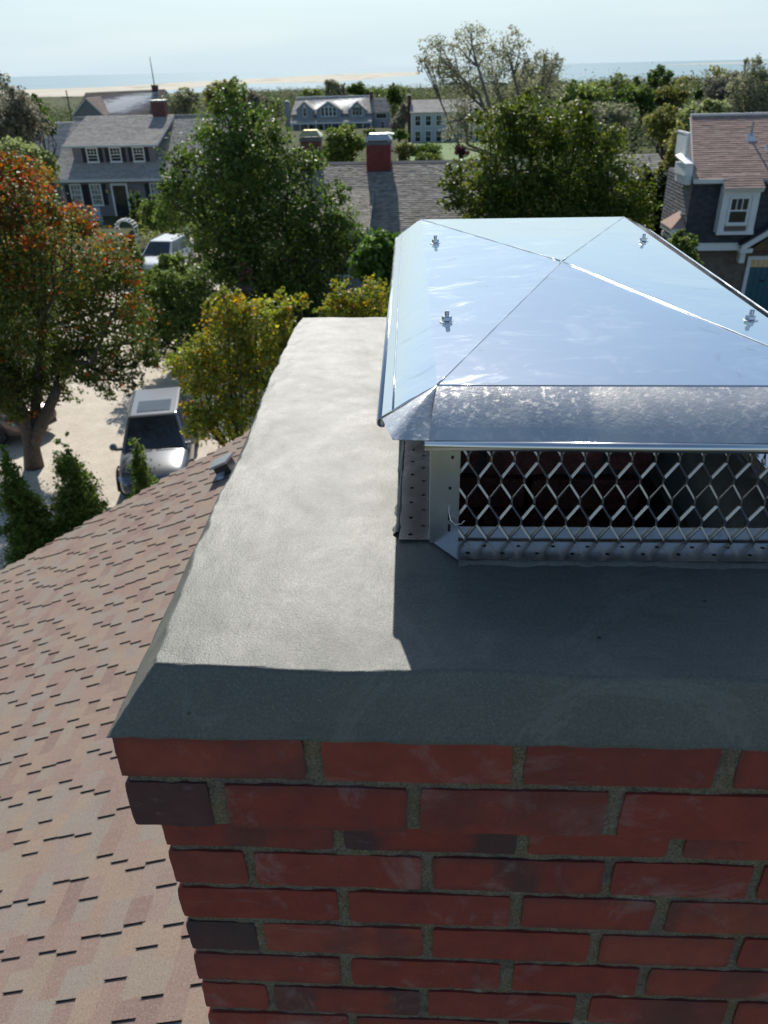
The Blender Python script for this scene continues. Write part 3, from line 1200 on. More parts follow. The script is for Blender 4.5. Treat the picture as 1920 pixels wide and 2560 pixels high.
# upright lip of the flange behind the mesh
ul = MB()
ul.box(*[q for q in (MX0 + .03 - CX, MX1 - .03 - CX, MY0 + .0035 - CY, MY0 + .0048 - CY, FZ - CZ, FZ + .019 - CZ)])
ul.box(MX0 + .0035 - CX, MX0 + .0048 - CX, MY0 + .03 - CY, MY1 - .03 - CY, FZ - CZ, FZ + .019 - CZ)
ul.box(MX1 - .0048 - CX, MX1 - .0035 - CX, MY0 + .03 - CY, MY1 - .03 - CY, FZ - CZ, FZ + .019 - CZ)
ul.box(MX0 + .03 - CX, MX1 - .03 - CX, MY1 - .0048 - CY, MY1 - .0035 - CY, FZ - CZ, FZ + .019 - CZ)
ul.build("upright_lip", M['post'], cap)
for (x, y, sx, sy) in ((MX0, MY0, 1, 1), (MX1, MY0, -1, 1), (MX0, MY1, 1, -1), (MX1, MY1, -1, -1)):
    pm = MB()
    w = .031
    pm.box(*sorted((x - .0022 * sx - CX, x + w * sx - CX)), *sorted((y - .0022 * sy - CY, y - .0036 * sy - CY)), FZ - CZ, .240 - CZ)
    pm.box(*sorted((x - .0022 * sx - CX, x - .0036 * sx - CX)), *sorted((y - .0022 * sy - CY, y + w * sy - CY)), FZ - CZ, .240 - CZ)
    po = pm.build("corner_post", M['post'], cap)
    for (zz, hh, dx) in ((.112, .010, .020), (.150, .004, .020), (.190, .004, .022), (.096, .010, .020)):
        xa = x + dx * sx
        sl = MB()
        sl.box(xa - .0016 - CX, xa + .0016 - CX, *sorted((y - .0038 * sy - CY, y - .0035 * sy - CY)), zz - hh / 2 - CZ, zz + hh / 2 - CZ)
        sl.build("slot", M['soot'], po)
wk = MB()
wk.tube([cl(p) for p in ((.3235, MY0 - .004, .126), (.3235, MY0 - .010, .122), (.325, MY0 - .013, .112), (.330, MY0 - .013, .106), (.338, MY0 - .008, .104), (.342, MY0 - .002, .1045))], .0009, 6)
wk.build("wire_hook", M['bolt'], cap, smooth=True)
# bolts through the lid
for (bx, by) in ((.314, 1.052), (.324, .498), (.722, 1.042), (.734, .493)):
    zc = .2705
    b = MB()
    b.lathe([(.0105, 0), (.0105, .0012), (.0085, .0020)], cl((bx, by, zc)), 16)
    bo = b.build("bolt", M['bolt'], cap, smooth=False)
    nn = MB()
    nn.lathe([(.0068, .0021), (.0072, .0030), (.0072, .0072), (.0062, .0080)], cl((bx, by, zc)), 6)
    nn.build("nut", M['bolt'], bo)
    st = MB()
    st.lathe([(.0033, .006), (.0033, .0145), (.0027, .0155)], cl((bx, by, zc)), 10)
    st.build("shank", M['bolt'], bo)
# wet mortar bed squeezed along the flange
def ribbon(p, q, seed):
    """Cement squeezed up along a flange edge: an uneven low fillet."""
    p, q = np.array(p), np.array(q)
    L = np.linalg.norm(q - p)
    d = (q - p) / L
    sd_ = np.array((-d[1], d[0], 0))
    n = int(L / .004)
    vs, fs = [], []
    for i in range(n + 1):
        u = i * L / n
        wv = max(.0015, .0032 + float(fbm(np.array(u * 40.), np.array(seed * 1.), 3, seed)) * .0020)
        hv = max(.0004, .0011 + float(fbm(np.array(u * 55.), np.array(seed + 4.), 3, seed + 3)) * .0010)
        o = p + d * u + sd_ * float(fbm(np.array(u * 18.), np.array(seed + 9.), 2, seed)) * .001
        for (k, h) in ((-1.6, -.004), (-.7, hv * .7), (0, hv), (.7, hv * .7), (1.6, -.004)):
            vs.append(cl(o + sd_ * k * wv + np.array((0, 0, h))))
    for i in range(n):
        for k in range(4):
            a = i * 5 + k
            fs.append((a, a + 5, a + 6, a + 1))
    mb = MB()
    mb.add(vs, fs)
    mb.build("mortar_bed", M['cement'], cap, smooth=True)


ribbon((MX0 - .0425, MY1 - .01, .0742), (MX0 - .0425, MY0 + .02, .0742), 1)
ribbon((MX0 + .03, MY0 - .0425, .0742), (MX1 - .03, MY0 - .0425, .0742), 2)

# ------------------------------------------------------------------ own roof
house = thing("shingled_roof_house", "lower roof of pinkish tan asphalt shingles left of the brick chimney", "house", (-3.2, 3.5, 0))
HX, HY = -3.2, 3.5
RM, RC = .45, 5.9                       # roof plane z = RC + RM x
SL = math.hypot(1, RM)
EXP = .143


def rp(x, y, lift=0.0):
    return np.array((x - HX - RM / SL * lift, y - HY, RC + RM * x + lift / SL))


def rake_y(x):
    return 9.53 + (x + 2.147) * .385


RIDGE_X, EAVE_X = .52, -7.2
ncourse = int((RIDGE_X - EAVE_X) * SL / EXP)
stuff = MB()
teeth = []
for k in range(ncourse):
    xa = EAVE_X + k * EXP / SL                 # lower edge
    xb = xa + EXP / SL
    y = -2.2 + rng.uniform(0, .2)
    yend = rake_y((xa + xb) / 2) + rng.uniform(-.03, .03)
    while y < yend - .01:
        gap, tooth = rng.uniform(.14, .29), rng.uniform(.09, .21)
        y1 = min(y + gap, yend)
        lo = .0135
        tn = rng.uniform(.05, 1)
        stuff.add([rp(xa, y, lo), rp(xa, y1, lo), rp(xb + .012, y1, .0012), rp(xb + .012, y, .0012), rp(xa, y, -.002), rp(xa, y1, -.002)],
                  [(3, 2, 1, 0), (0, 1, 5, 4)], tn)
        y2 = min(y1 + tooth, yend)
        if y2 - y1 > .02:
            teeth.append((xa, xb, y1, y2, rng.uniform(.05, 1)))
        y = y2
pix = []
for t in teeth:
    c = rp((t[0] + t[1]) / 2, (t[2] + t[3]) / 2) + (HX, HY, 0)
    d = c - CAM_C
    dep = d @ CAM_F
    px = 960 + CAM_FPX * (d @ CAM_R) / max(dep, .1)
    py = 1280 - CAM_FPX * (d @ CAM_U) / max(dep, .1)
    hidden = c[0] > -.02 and True
    # behind the chimney top's left edge?
    edge = np.interp(py, [1070, 1180, 1400, 1667, 1835, 2045, 2560], [640, 600, 480, 376, 286, 403, 520])
    vis = dep > .1 and -20 < px < edge + 10 and 1000 < py < 2580
    pix.append((0 if vis else 1, np.linalg.norm(d)))
order = sorted(range(len(teeth)), key=lambda i: pix[i])
single = {i for i in order[:300] if pix[i][0] == 0}


def tooth_shape(mb, t, ox=0., oy=0., oz=0.):
    xa, xb, y1, y2, tn = t
    h = .0245
    hb = .0118
    sk = .004
    a = [rp(xa - .002, y1 + sk, h), rp(xa - .002, y2 - sk, h), rp(xb + .004, y2, hb), rp(xb + .004, y1, hb)]
    b = [rp(xa - .002, y1 + sk, .001), rp(xa - .002, y2 - sk, .001), rp(xb + .004, y2, .0), rp(xb + .004, y1, .0)]
    o = np.array((ox, oy, oz))
    mb.add([p - o for p in a + b], [(3, 2, 1, 0)], tn)
    mb.add([p - o for p in a + b], [(0, 1, 5, 4), (1, 2, 6, 5), (3, 0, 4, 7), (2, 3, 7, 6)], 0.0)      # raw cut edges are black asphalt


rest = MB()
for i, t in enumerate(teeth):
    if i in single:
        mb = MB()
        o = rp((t[0] + t[1]) / 2, (t[2] + t[3]) / 2)
        tooth_shape(mb, t, *o)
        ob = mb.build("shingle", M['roof'], house)
        ob.location = o
    else:
        tooth_shape(rest, t)
rest.build("far_shingles", M['roof'], house)['kind'] = 'stuff'
stuff.build("shingle_base", M['roof'], house)['kind'] = 'stuff'
deck = MB()
deck.slab([rp(EAVE_X + .02, -2.2, -.004), rp(RIDGE_X, -2.2, -.004), rp(RIDGE_X, rake_y(RIDGE_X) - .03, -.004), rp(EAVE_X + .02, rake_y(EAVE_X) - .05, -.004)], .12)
# the slope beyond the ridge
z_r = RC + RM * RIDGE_X
deck.slab([(RIDGE_X - HX, -2.2 - HY, z_r - .004), (8 - HX, -2.2 - HY, z_r - .004 - RM * (8 - RIDGE_X)), (8 - HX, 9.5 - HY, z_r - .004 - RM * (8 - RIDGE_X)), (RIDGE_X - HX, 9.5 - HY, z_r - .004)], .12, .4)
deck.build("roof_deck", M['roof'], house)
wl_ = MB()
wl_.prism([(-6.6 - HX, 0 - HY - 1.8, 0), (7.4 - HX, 0 - HY - 1.8, 0), (7.4 - HX, 8.9 - HY, 0), (.5 - HX, 8.9 - HY, 0), (-6.6 - HX, 6.9 - HY, 0)], (0, 0, 2.6))
wl_.build("wall", M['shingle_wall'], house)
# box vent near the rake
vx, vy = -2.22, 8.15
vb = MB()
vb.box(-.19, .19, -.02, .33, 0, .012)
vent = vb.build("roof_vent", M['greymetal'], house)
vent.location = rp(vx, vy, .008)
vent.rotation_euler = (0, -math.atan(RM), 0)
hb = MB()
hb.prism([(-.12, -.06, .20), (.12, -.06, .20), (.14, .27, .17), (-.14, .27, .17)], (0, 0, -.03))
hb.build("vent_hood", M['greymetal'], vent)
nb = MB()
nb.box(-.10, .10, .0, .25, .012, .165)
nb.build("vent_throat", M['blackmetal'], vent)
lb = MB()
lb.prism([(-.12, -.05, .02), (0.0, -.10, .02), (.02, .0, .07), (-.10, .02, .09)], (0, 0, -.02))
lb.build("vent_flap", M['greymetal'], vent)

# ------------------------------------------------------------------ building kit


def lapped(mb, e0, e1, t1, t0, expo, wid, thick=.02, seed=0, jit=.25, back=False):
    """Courses of overlapping shingles between an eave line e0-e1 and a top line t0-t1."""
    e0, e1, t0, t1 = [np.array(q, float) for q in (e0, e1, t0, t1)]
    r = np.random.default_rng(seed)
    nrm = np.cross(e1 - e0, t0 - e0)
    nrm /= np.linalg.norm(nrm)
    n = max(1, int(round(np.linalg.norm(t0 - e0) / expo)))
    for k in range(n):
        a0, a1 = e0 + (t0 - e0) * k / n, e1 + (t1 - e1) * k / n
        b0, b1 = e0 + (t0 - e0) * min((k + 1.12) / n, 1), e1 + (t1 - e1) * min((k + 1.12) / n, 1)
        L = np.linalg.norm(a1 - a0)
        u = 0
        ct = r.uniform(-.15, .15)
        while u < L - 1e-6:
            w = min(wid * r.uniform(.6, 1.4), L - u)
            f0, f1 = u / L, (u + w) / L
            th = thick * r.uniform(.8, 1.25)
            p, q = a0 + (a1 - a0) * f0 + nrm * th, a0 + (a1 - a0) * f1 + nrm * th
            s_, t_ = b0 + (b1 - b0) * f1 + nrm * thick * .1, b0 + (b1 - b0) * f0 + nrm * thick * .1
            c = float(np.clip(.5 + ct + r.uniform(-jit, jit) * 1.4, 0, 1))
            mb.add([p, q, s_, t_, p - nrm * th, q - nrm * th], [(0, 1, 2, 3), (4, 5, 1, 0)], c)
            u += w


def roof_slope(parent, e0, e1, t1, t0, mat, expo=.16, wid=.30, thick=.03, seed=1, name="roof"):
    """A roof part: solid deck with its shingles as a sub-part."""
    if np.cross(np.array(e1, float) - e0, np.array(t0, float) - e0)[2] < 0:
        e0, e1, t0, t1 = e1, e0, t1, t0
    d = MB()
    d.slab([e0, e1, t1, t0], .12)
    o = d.build(name, M['offwhite'], parent)
    s = MB()
    lapped(s, e0, e1, t1, t0, expo, wid, thick, seed)
    so_ = s.build("shingles", mat, o)
    so_['kind'] = 'stuff'
    return o


def wall(parent, x0, x1, y0, y1, z0, z1, mat, name="wall"):
    m = MB()
    m.box(x0, x1, y0, y1, z0, z1)
    return m.build(name, mat, parent)


def gable_wall(parent, pts, depth, mat, name="wall"):
    m = MB()
    m.prism(pts, (0, depth, 0))
    return m.build(name, mat, parent)


def window(parent, x0, x1, z0, z1, y, casing=.09, cols=3, rows=2, pane='glass', frame='white', sash=True, sill=True):
    """Faces -y; the casing stands 5 cm proud of the wall at y."""
    m = MB()
    c = casing
    m.box(x0 - c, x0, y - .05, y + .01, z0 - c, z1 + c)
    m.box(x1, x1 + c, y - .05, y + .01, z0 - c, z1 + c)
    m.box(x0, x1, y - .055, y + .01, z1, z1 + c * 1.1)
    m.box(x0, x1, y - .05, y + .01, z0 - c, z0)
    w = m.build("window", M[frame], parent)
    g = MB()
    g.box(x0, x1, y - .02, y - .005, z0, z1)
    g.build("pane", M[pane], w)
    b = MB()
    t = .016
    for k in range(1, cols):
        x = x0 + (x1 - x0) * k / cols
        b.box(x - t, x + t, y - .035, y - .02, (z0 + z1) / 2 if sash else z0, z1)
    zs = [z0 + (z1 - z0) * k / rows for k in range(1, rows)]
    for z in zs:
        tt = .028 if abs(z - (z0 + z1) / 2) < .01 else t
        b.box(x0, x1, y - .037, y - .02, z - tt, z + tt)
    if b.v:
        b.build("muntin", M[frame], w)
    if sill:
        s = MB()
        s.box(x0 - c - .03, x1 + c + .03, y - .10, y - .051, z0 - c - .03, z0 - c + .02)
        s.build("sill", M[frame], w)
    return w


def shutters(parent, x0, x1, z0, z1, y, w=.36, gap=.10, mat='black'):
    for a in (x0 - gap - w, x1 + gap):
        m = MB()
        m.box(a, a + w, y - .045, y - .004, z0, z1)
        for k in range(int((z1 - z0) / .09)):
            z = z0 + .05 + k * .09
            m.quad((a + .04, y - .047, z), (a + w - .04, y - .047, z), (a + w - .04, y - .062, z + .05), (a + .04, y - .062, z + .05))
        m.build("shutter", M[mat], parent)


def chimney_part(parent, x0, x1, y0, y1, z0, z1, mat, cap_=None, band=True, name="chimney"):
    m = MB()
    m.box(x0, x1, y0, y1, z0, z1)
    o = m.build(name, M[mat], parent)
    b = MB()
    b.box(x0 - .04, x1 + .04, y0 - .04, y1 + .04, z1 - .02, z1 + .10)
    b.build("chimney_crown", M['lead'] if band else M['offwhite'], o)
    if cap_:
        c = MB()
        h = .24
        for (sx, sy) in ((0, 0), (1, 0), (1, 1), (0, 1)):
            xx = x0 + .04 if sx == 0 else x1 - .08
            yy = y0 + .04 if sy == 0 else y1 - .08
            c.box(xx, xx + .04, yy, yy + .04, z1 + .10, z1 + .17)
        a, d = .06, .14
        lo = [(x0 - a, y0 - a, z1 + .17), (x1 + a, y0 - a, z1 + .17), (x1 + a, y1 + a, z1 + .17), (x0 - a, y1 + a, z1 + .17)]
        hi = [(x0 + d, y0 + d, z1 + .17 + h), (x1 - d, y0 + d, z1 + .17 + h), (x1 - d, y1 - d, z1 + .17 + h), (x0 + d, y1 - d, z1 + .17 + h)]
        c.add(lo + hi, [(0, 1, 5, 4), (1, 2, 6, 5), (2, 3, 7, 6), (3, 0, 4, 7), (4, 5, 6, 7), (3, 2, 1, 0)])
        c.build("metal_cap", M[cap_], o)
    return o


# ------------------------------------------------------------------ cape house with the dormer (left)
bx, by = -21.4, 61.0
lh = thing("cape_house", "grey shingled cape house with wide shed dormer and black shutters", "house", (bx, by, 0))


def q(x, y, z):
    return (x - bx, y - by, z)


def hw(parent, x0, x1, z0, z1, y, **k):
    return window(parent, x0 - bx, x1 - bx, z0, z1, y - by, **k)


LX0, LX1 = -27.5, -15.0
wall(lh, LX0 + .25 - bx, LX1 - .25 - bx, 0, 12.7, 0, 2.75, M['shingle_wall'])
gable_wall(lh, [q(LX0 + .25, 61, 2.75), q(LX0 + .25, 71.3, 2.75), q(LX0 + .25, 66, 6.35)][::-1], 0.001, M['shingle_wall']) if False else None
m = MB()
m.prism([q(LX0 + .25, 61, 2.752), q(LX0 + .25, 67.3, 6.28), q(LX0 + .25, 73.6, 2.752)], (.2, 0, 0))
m.prism([q(LX1 - .45, 61, 2.752), q(LX1 - .45, 67.3, 6.28), q(LX1 - .45, 73.6, 2.752)], (.2, 0, 0))
m.build("gable_wall", M['shingle_wall'], lh)
RZ, EZ = 6.44, 2.66
roof_slope(lh, q(LX0, 60.6, EZ), q(LX1, 60.6, EZ), q(LX1, 67.3, RZ), q(LX0, 67.3, RZ), M['cedar_roof'], .14, .22, .03, 1)
roof_slope(lh, q(LX1, 74.0, EZ), q(LX0, 74.0, EZ), q(LX0, 67.3, RZ), q(LX1, 67.3, RZ), M['cedar_roof'], .3, .6, .03, 2)
m = MB()
m.box(LX0 - bx, LX1 - bx, -.1, .11, RZ - .02, RZ + .06)
o = m.build("ridge_cap", M['cedar_roof'], lh)
o.location = (0, 6.3, 0)
m = MB()
m.box(LX0 - bx, LX1 - bx, -.46, -.36, EZ - .20, EZ - .02)
m.build("eave_trim", M['offwhite'], lh)
# dormer
dm = MB()
DX0, DX1, DY = -26.1, -19.85, 62.25
dm.prism([q(DX0, DY, 3.3), q(DX0, DY, 4.86), q(DX0, 66.9, 6.22), q(DX0, 66.9, 5.9)], (DX1 - DX0, 0, 0))
dormer = dm.build("dormer", M['shingle_wall'], lh)
roof_slope(dormer, q(-26.55, 61.8, 4.88), q(-19.45, 61.8, 4.88), q(-19.45, 67.3, 6.53), q(-26.55, 67.3, 6.53), M['cedar_roof'], .14, .22, .03, 3, name="dormer_roof")
m = MB()
m.box(-26.55 - bx, -19.45 - bx, .42, .50, 4.72, 4.86)
m.prism([q(-19.50, 61.8, 4.70), q(-19.50, 61.8, 4.86), q(-19.50, 67.2, 6.48), q(-19.50, 67.2, 6.32)], (.07, 0, 0))
m.build("dormer_trim", M['offwhite'], dormer)
for cx in (-24.62, -22.86, -21.10):
    hw(dormer, cx - .36, cx + .36, 3.72, 4.58, DY, cols=3, rows=4)
    shutters(dormer, cx - .36 - bx, cx + .36 - bx, 3.66, 4.62, DY - by, .30, .12)
# ground floor
for (x0, x1) in ((-26.25, -25.55), (-24.72, -24.02), (-20.15, -19.45), (-18.55, -17.85)):
    hw(lh, x0, x1, .85, 2.22, 61.0, cols=3, rows=4, pane='curtain')
    shutters(lh, x0 - bx, x1 - bx, .80, 2.26, 0, .34, .12)
dw = MB()
dw.box(-23.2 - bx, -23.06 - bx, -.07, .02, 0, 2.32)
dw.box(-22.06 - bx, -21.92 - bx, -.07, .02, 0, 2.32)
dw.box(-23.06 - bx, -22.06 - bx, -.07, .02, 2.16, 2.32)
fr = dw.build("door_frame", M['white'], lh)
m = MB()
m.box(-23.06 - bx, -22.06 - bx, -.03, .01, 0.02, 2.16)
m.build("storm_door", M['glass'], fr)
m = MB()
for k in range(1, 3):
    m.box(-23.06 + k / 3 - .015 - bx, -23.06 + k / 3 + .015 - bx, -.045, -.031, 1.0, 2.14)
for k in range(3):
    m.box(-23.06 - bx, -22.06 - bx, -.046, -.031, 1.0 + k * .4, 1.03 + k * .4)
m.build("door_muntin", M['black'], fr)
for x in (-23.50, -21.66):
    m = MB()
    m.box(x - .07 - bx, x + .07 - bx, -.20, -.06, 1.62, 1.66)
    m.lathe([(.10, 1.92), (.02, 2.0)], (x - bx, -.13, 0), 8)
    m.box(x - .015 - bx, x + .015 - bx, -.07, 0, 1.8, 1.85)
    ln = m.build("wall_lantern", M['black'], lh)
    m = MB()
    m.lathe([(.06, 1.66), (.085, 1.92)], (x - bx, -.13, 0), 8)
    m.build("lantern_glass", M['gold'], ln)
chimney_part(lh, -21.05 - bx, -20.02 - bx, 66.8 - by, 67.7 - by, 5.8, 7.42, 'brownbrick', None)
m = MB()
m.box(-21.12 - bx, -19.95 - bx, 66.73 - by, 67.77 - by, 7.521, 7.57)
m.build("chimney_slab", M['tin'], lh)
# gable ell behind on the right
wall(lh, -17.9 - bx, -15.2 - bx, 66.5 - by, 74 - by, 0, 2.7, M['shingle_wall'], "ell_wall")

# small gabled house behind it on the left
bx, by = -31.0, 69.0
wh = thing("small_grey_house", "small grey gabled house half hidden by willow leaves at left", "house", (bx, by, 0))
wall(wh, -33.6 - bx, -28.7 - bx, .3, 5.5, 0, 3.7, M['shingle_wall'])
m = MB()
m.prism([q(-28.9, 69.3, 3.702), q(-28.9, 72, 5.7), q(-28.9, 74.5, 3.702)], (.2, 0, 0))
m.prism([q(-33.6, 69.3, 3.702), q(-33.6, 72, 5.7), q(-33.6, 74.5, 3.702)], (.2, 0, 0))
m.build("gable_wall", M['shingle_wall'], wh)
roof_slope(wh, q(-33.9, 68.9, 3.62), q(-28.5, 68.9, 3.62), q(-28.5, 72, 5.95), q(-33.9, 72, 5.95), M['cedar_roof'], .15, .24, .03, 5)
roof_slope(wh, q(-28.5, 75.0, 3.62), q(-33.9, 75.0, 3.62), q(-33.9, 72, 5.95), q(-28.5, 72, 5.95), M['cedar_roof'], .3, .6, .03, 6)
hw(wh, -32.2, -31.4, 1.2, 2.6, 69.3, cols=3, rows=4)
hw(wh, -30.4, -29.6, 1.2, 2.6, 69.3, cols=3, rows=4)

# brown-roofed house further off
bx, by = -39, 108.0
bh = thing("brown_roof_house", "far house with long brown roof, clipped front gable and tall thin mast", "house", (bx, by, -.8))
wall(bh, -44.6 - bx, -33.2 - bx, 1, 10, 0, 5.3, M['shingle_wall'])
roof_slope(bh, (-5.8, .4, 5.2), (6.2, .4, 5.2), (5.3, 5.5, 8.35), (-5.3, 5.5, 8.15), M['brown_far'], .3, .8, .03, 7)
roof_slope(bh, (6.2, 10.6, 5.2), (-5.8, 10.6, 5.2), (-5.3, 5.5, 8.15), (5.3, 5.5, 8.35), M['brown_far'], .6, 1.6, .03, 8)
m = MB()
m.prism([(-5.0, -.6, 0), (-1.2, -.6, 0), (-1.2, -.6, 5.6), (-2.0, -.6, 6.7), (-3.0, -.6, 7.55), (-4.2, -.6, 6.7), (-5.0, -.6, 5.6)], (0, 4, 0))
fg = m.build("front_gable", M['shingle_wall'], bh)
roof_slope(fg, (-1.0, 4.5, 5.7), (-1.0, -.8, 5.7), (-3.0, -.8, 7.72), (-3.0, 4.5, 7.72), M['brown_far'], .3, .8, .03, 9, name="gable_roof")
roof_slope(fg, (-5.2, -.8, 5.7), (-5.2, 4.5, 5.7), (-3.0, 4.5, 7.72), (-3.0, -.8, 7.72), M['brown_far'], .3, .8, .03, 10, name="gable_roof")
for (x0, x1) in ((-3.9, -3.2), (-2.8, -2.1), (1.0, 1.9), (3.4, 4.3)):
    window(bh, x0, x1, 3.6, 5.0, -.6 if x0 < 0 else 1.0, cols=2, rows=2)
chimney_part(bh, 3.7, 4.4, 5.0, 5.7, 7.4, 8.75, 'brownbrick', None)
m = MB()
m.tube([(4.05, 5.3, 8.8), (3.98, 5.3, 12.0)], [.07, .04], 6)
m.build("mast", M['pole'], bh)

# ------------------------------------------------------------------ middle house: cedar roof, red chimney with cap
bx, by = -1.0, 33.5
mh = thing("cedar_roof_house", "house with weathered cedar roof and red brick chimney behind the cap", "house", (bx, by, 0))
wall(mh, -7.2 - bx, 4.6 - bx, .4, 8.6, 0, 2.9, M['shingle_wall'])
m = MB()
for x in (-7.2, 4.4):
    m.prism([q(x, 33.9, 2.902), q(x, 38, 5.4), q(x, 42.1, 2.902)], (.2, 0, 0))
m.build("gable_wall", M['shingle_wall'], mh)
roof_slope(mh, q(-7.5, 32.6, 2.87), q(4.9, 32.6, 2.87), q(4.9, 38, 5.63), q(-7.5, 38, 5.63), M['cedar_roof_brown'], .135, .19, .03, 11)
roof_slope(mh, q(4.9, 42.6, 2.87), q(-7.5, 42.6, 2.87), q(-7.5, 38, 5.63), q(4.9, 38, 5.63), M['cedar_roof_brown'], .3, .5, .03, 12)
m = MB()
m.prism([q(-7.5, 37.86, 5.60), q(-7.5, 38, 5.70), q(-7.5, 38.14, 5.60)], (12.4, 0, 0))
m.build("ridge_cap", M['cedar_roof_brown'], mh)
chimney_part(mh, -2.34 - bx, -1.27 - bx, 37.35 - by, 38.35 - by, 5.0, 6.44, 'redbrick', 'tin')
m = MB()
m.prism([q(-2.42, 37.28, 5.245), q(-1.19, 37.28, 5.245), q(-1.19, 37.36, 5.32), q(-2.42, 37.36, 5.32)], (0, 0, .03))
m.build("chimney_flashing", M['lead'], mh)
chimney_part(mh, -5.3 - bx, -4.42 - bx, 37.6 - by, 38.4 - by, 5.0, 6.62, 'brownbrick', 'copper')
# low side wing with pale walls
m = MB()
m.prism([q(-5.4, 32.6, 0), q(-5.4, 32.6, 3.75), q(-5.4, 35.2, 4.0), q(-5.4, 35.2, 0)], (3.3, 0, 0))
wg = m.build("wing_wall", M['bluegrey'], mh)
roof_slope(wg, q(-5.6, 32.3, 3.72), q(-1.95, 32.3, 3.72), q(-1.95, 36.2, 4.72), q(-5.6, 36.2, 4.72), M['cedar_roof_brown'], .135, .19, .03, 13, name="wing_roof")
m = MB()
m.box(-2.12 - bx, -1.98 - bx, 32.48 - by, 32.6 - by, 0, 3.70)
m.box(-5.4 - bx, -2.12 - bx, 32.50 - by, 32.6 - by, 3.48, 3.70)
m.build("corner_board", M['white'], wg)
hw(wg, -3.7, -2.9, 1.9, 3.1, 32.6, cols=3, rows=2)

# ------------------------------------------------------------------ big grey house with three gabled bays
bx, by = -20.0, 187.0
gh = thing("grey_gabled_house", "large far grey house with three gabled bays, white trim and porch", "house", (bx, by, -2.4))
wall(gh, -8.6, 8.6, .5, 9, 0, 3.5, M['bluegrey'])
roof_slope(gh, (-8.8, .2, 3.4), (8.9, .2, 3.4), (8.6, 6.4, 6.5), (-8.4, 6.4, 6.3), M['cedar_roof'], .28, .7, .03, 14)
roof_slope(gh, (8.9, 12, 3.4), (-8.8, 12, 3.4), (-8.4, 6.4, 6.3), (8.6, 6.4, 6.5), M['cedar_roof'], .6, 1.4, .03, 15)
m = MB()
m.box(-8.5, 8.7, 6.3, 6.5, 6.44, 6.62)
m.build("ridge_cap", M['white'], gh)


def bay(cx, hwid, zt, z0, nwin, wide):
    m = MB()
    m.prism([(cx - hwid, -.3, z0), (cx + hwid, -.3, z0), (cx + hwid, -.3, zt - 1.5), (cx, -.3, zt), (cx - hwid, -.3, zt - 1.5)], (0, 4, 0))
    b_ = m.build("gable_bay", M['bluegrey'], gh)
    e = zt - 1.5 - .12
    roof_slope(b_, (cx + hwid + .25, 4.2, e), (cx + hwid + .25, -.55, e), (cx, -.55, zt + .12), (cx, 4.2, zt + .12), M['cedar_roof'], .28, .7, .03, int(cx * 3) % 97, name="bay_roof")
    roof_slope(b_, (cx - hwid - .25, -.55, e), (cx - hwid - .25, 4.2, e), (cx, 4.2, zt + .12), (cx, -.55, zt + .12), M['cedar_roof'], .28, .7, .03, int(cx * 7) % 89, name="bay_roof")
    m = MB()
    for s_ in (-1, 1):
        m.prism([(cx + s_ * (hwid + .25), -.62, e - .22), (cx + s_ * (hwid + .25), -.62, e), (cx, -.62, zt + .12), (cx, -.62, zt - .12)], (0, .06, 0))
    m.build("rake_board", M['white'], b_)
    for k in range(nwin):
        x = cx + (k - (nwin - 1) / 2) * wide
        window(b_, x - .28, x + .28, z0 + .45, z0 + 2.0, -.3, casing=.14, cols=2, rows=2)
    m = MB()
    m.lathe([(.28, 0), (.28, .05)], (cx, -.36, zt - .85), 12, 'y')
    m.lathe([(.18, -.01), (.18, .05)], (cx, -.37, zt - .85), 12, 'y')
    m.build("round_window", M['white'], b_)


bay(-5.7, 1.75, 5.85, 2.6, 1, .9)
bay(-.55, 2.65, 5.75, 2.6, 4, .85)
bay(5.6, 1.85, 5.65, 2.6, 3, .75)
roof_slope(gh, (-8.8, -1.9, 1.9), (8.8, -1.9, 1.9), (8.8, .1, 2.75), (-8.8, .1, 2.75), M['cedar_roof'], .28, .7, .03, 31, name="porch_roof")
m = MB()
m.box(-8.8, 8.8, -1.95, -1.86, 1.55, 1.86)
m.build("porch_beam", M['white'], gh)
for k in range(11):
    m = MB()
    m.box(-8.5 + k * 1.7, -8.28 + k * 1.7, -1.8, -1.58, 0, 1.55)
    m.build("porch_post", M['white'], gh)
for x in (-6.9, -4.6, -2.4, -.6, 1.2, 3.0, 5.0, 6.9):
    window(gh, x - .4, x + .4, .35, 1.75, .5, casing=.12, cols=2, rows=2)
wall(gh, 8.7, 12.5, 1, 7, 0, 3.6, M['bluegrey'], "wing_wall")
roof_slope(gh, (8.5, .7, 3.5), (12.8, .7, 3.5), (12.8, 4.2, 6.05), (8.5, 4.2, 6.05), M['cedar_roof_brown'], .28, .7, .03, 32, name="wing_roof")
window(gh, 9.6, 11.8, 2.3, 3.2, 1, casing=.1, cols=3, rows=1)
window(gh, 10.6, 11.3, .3, 1.6, 1, casing=.1, cols=2, rows=2)
chimney_part(gh, 8.1, 8.8, 4.0, 4.8, 5.6, 7.3, 'brownbrick')
chimney_part(gh, -10.2, -9.2, .8, 1.6, 0, 5.6, 'bluegrey', 'tin')

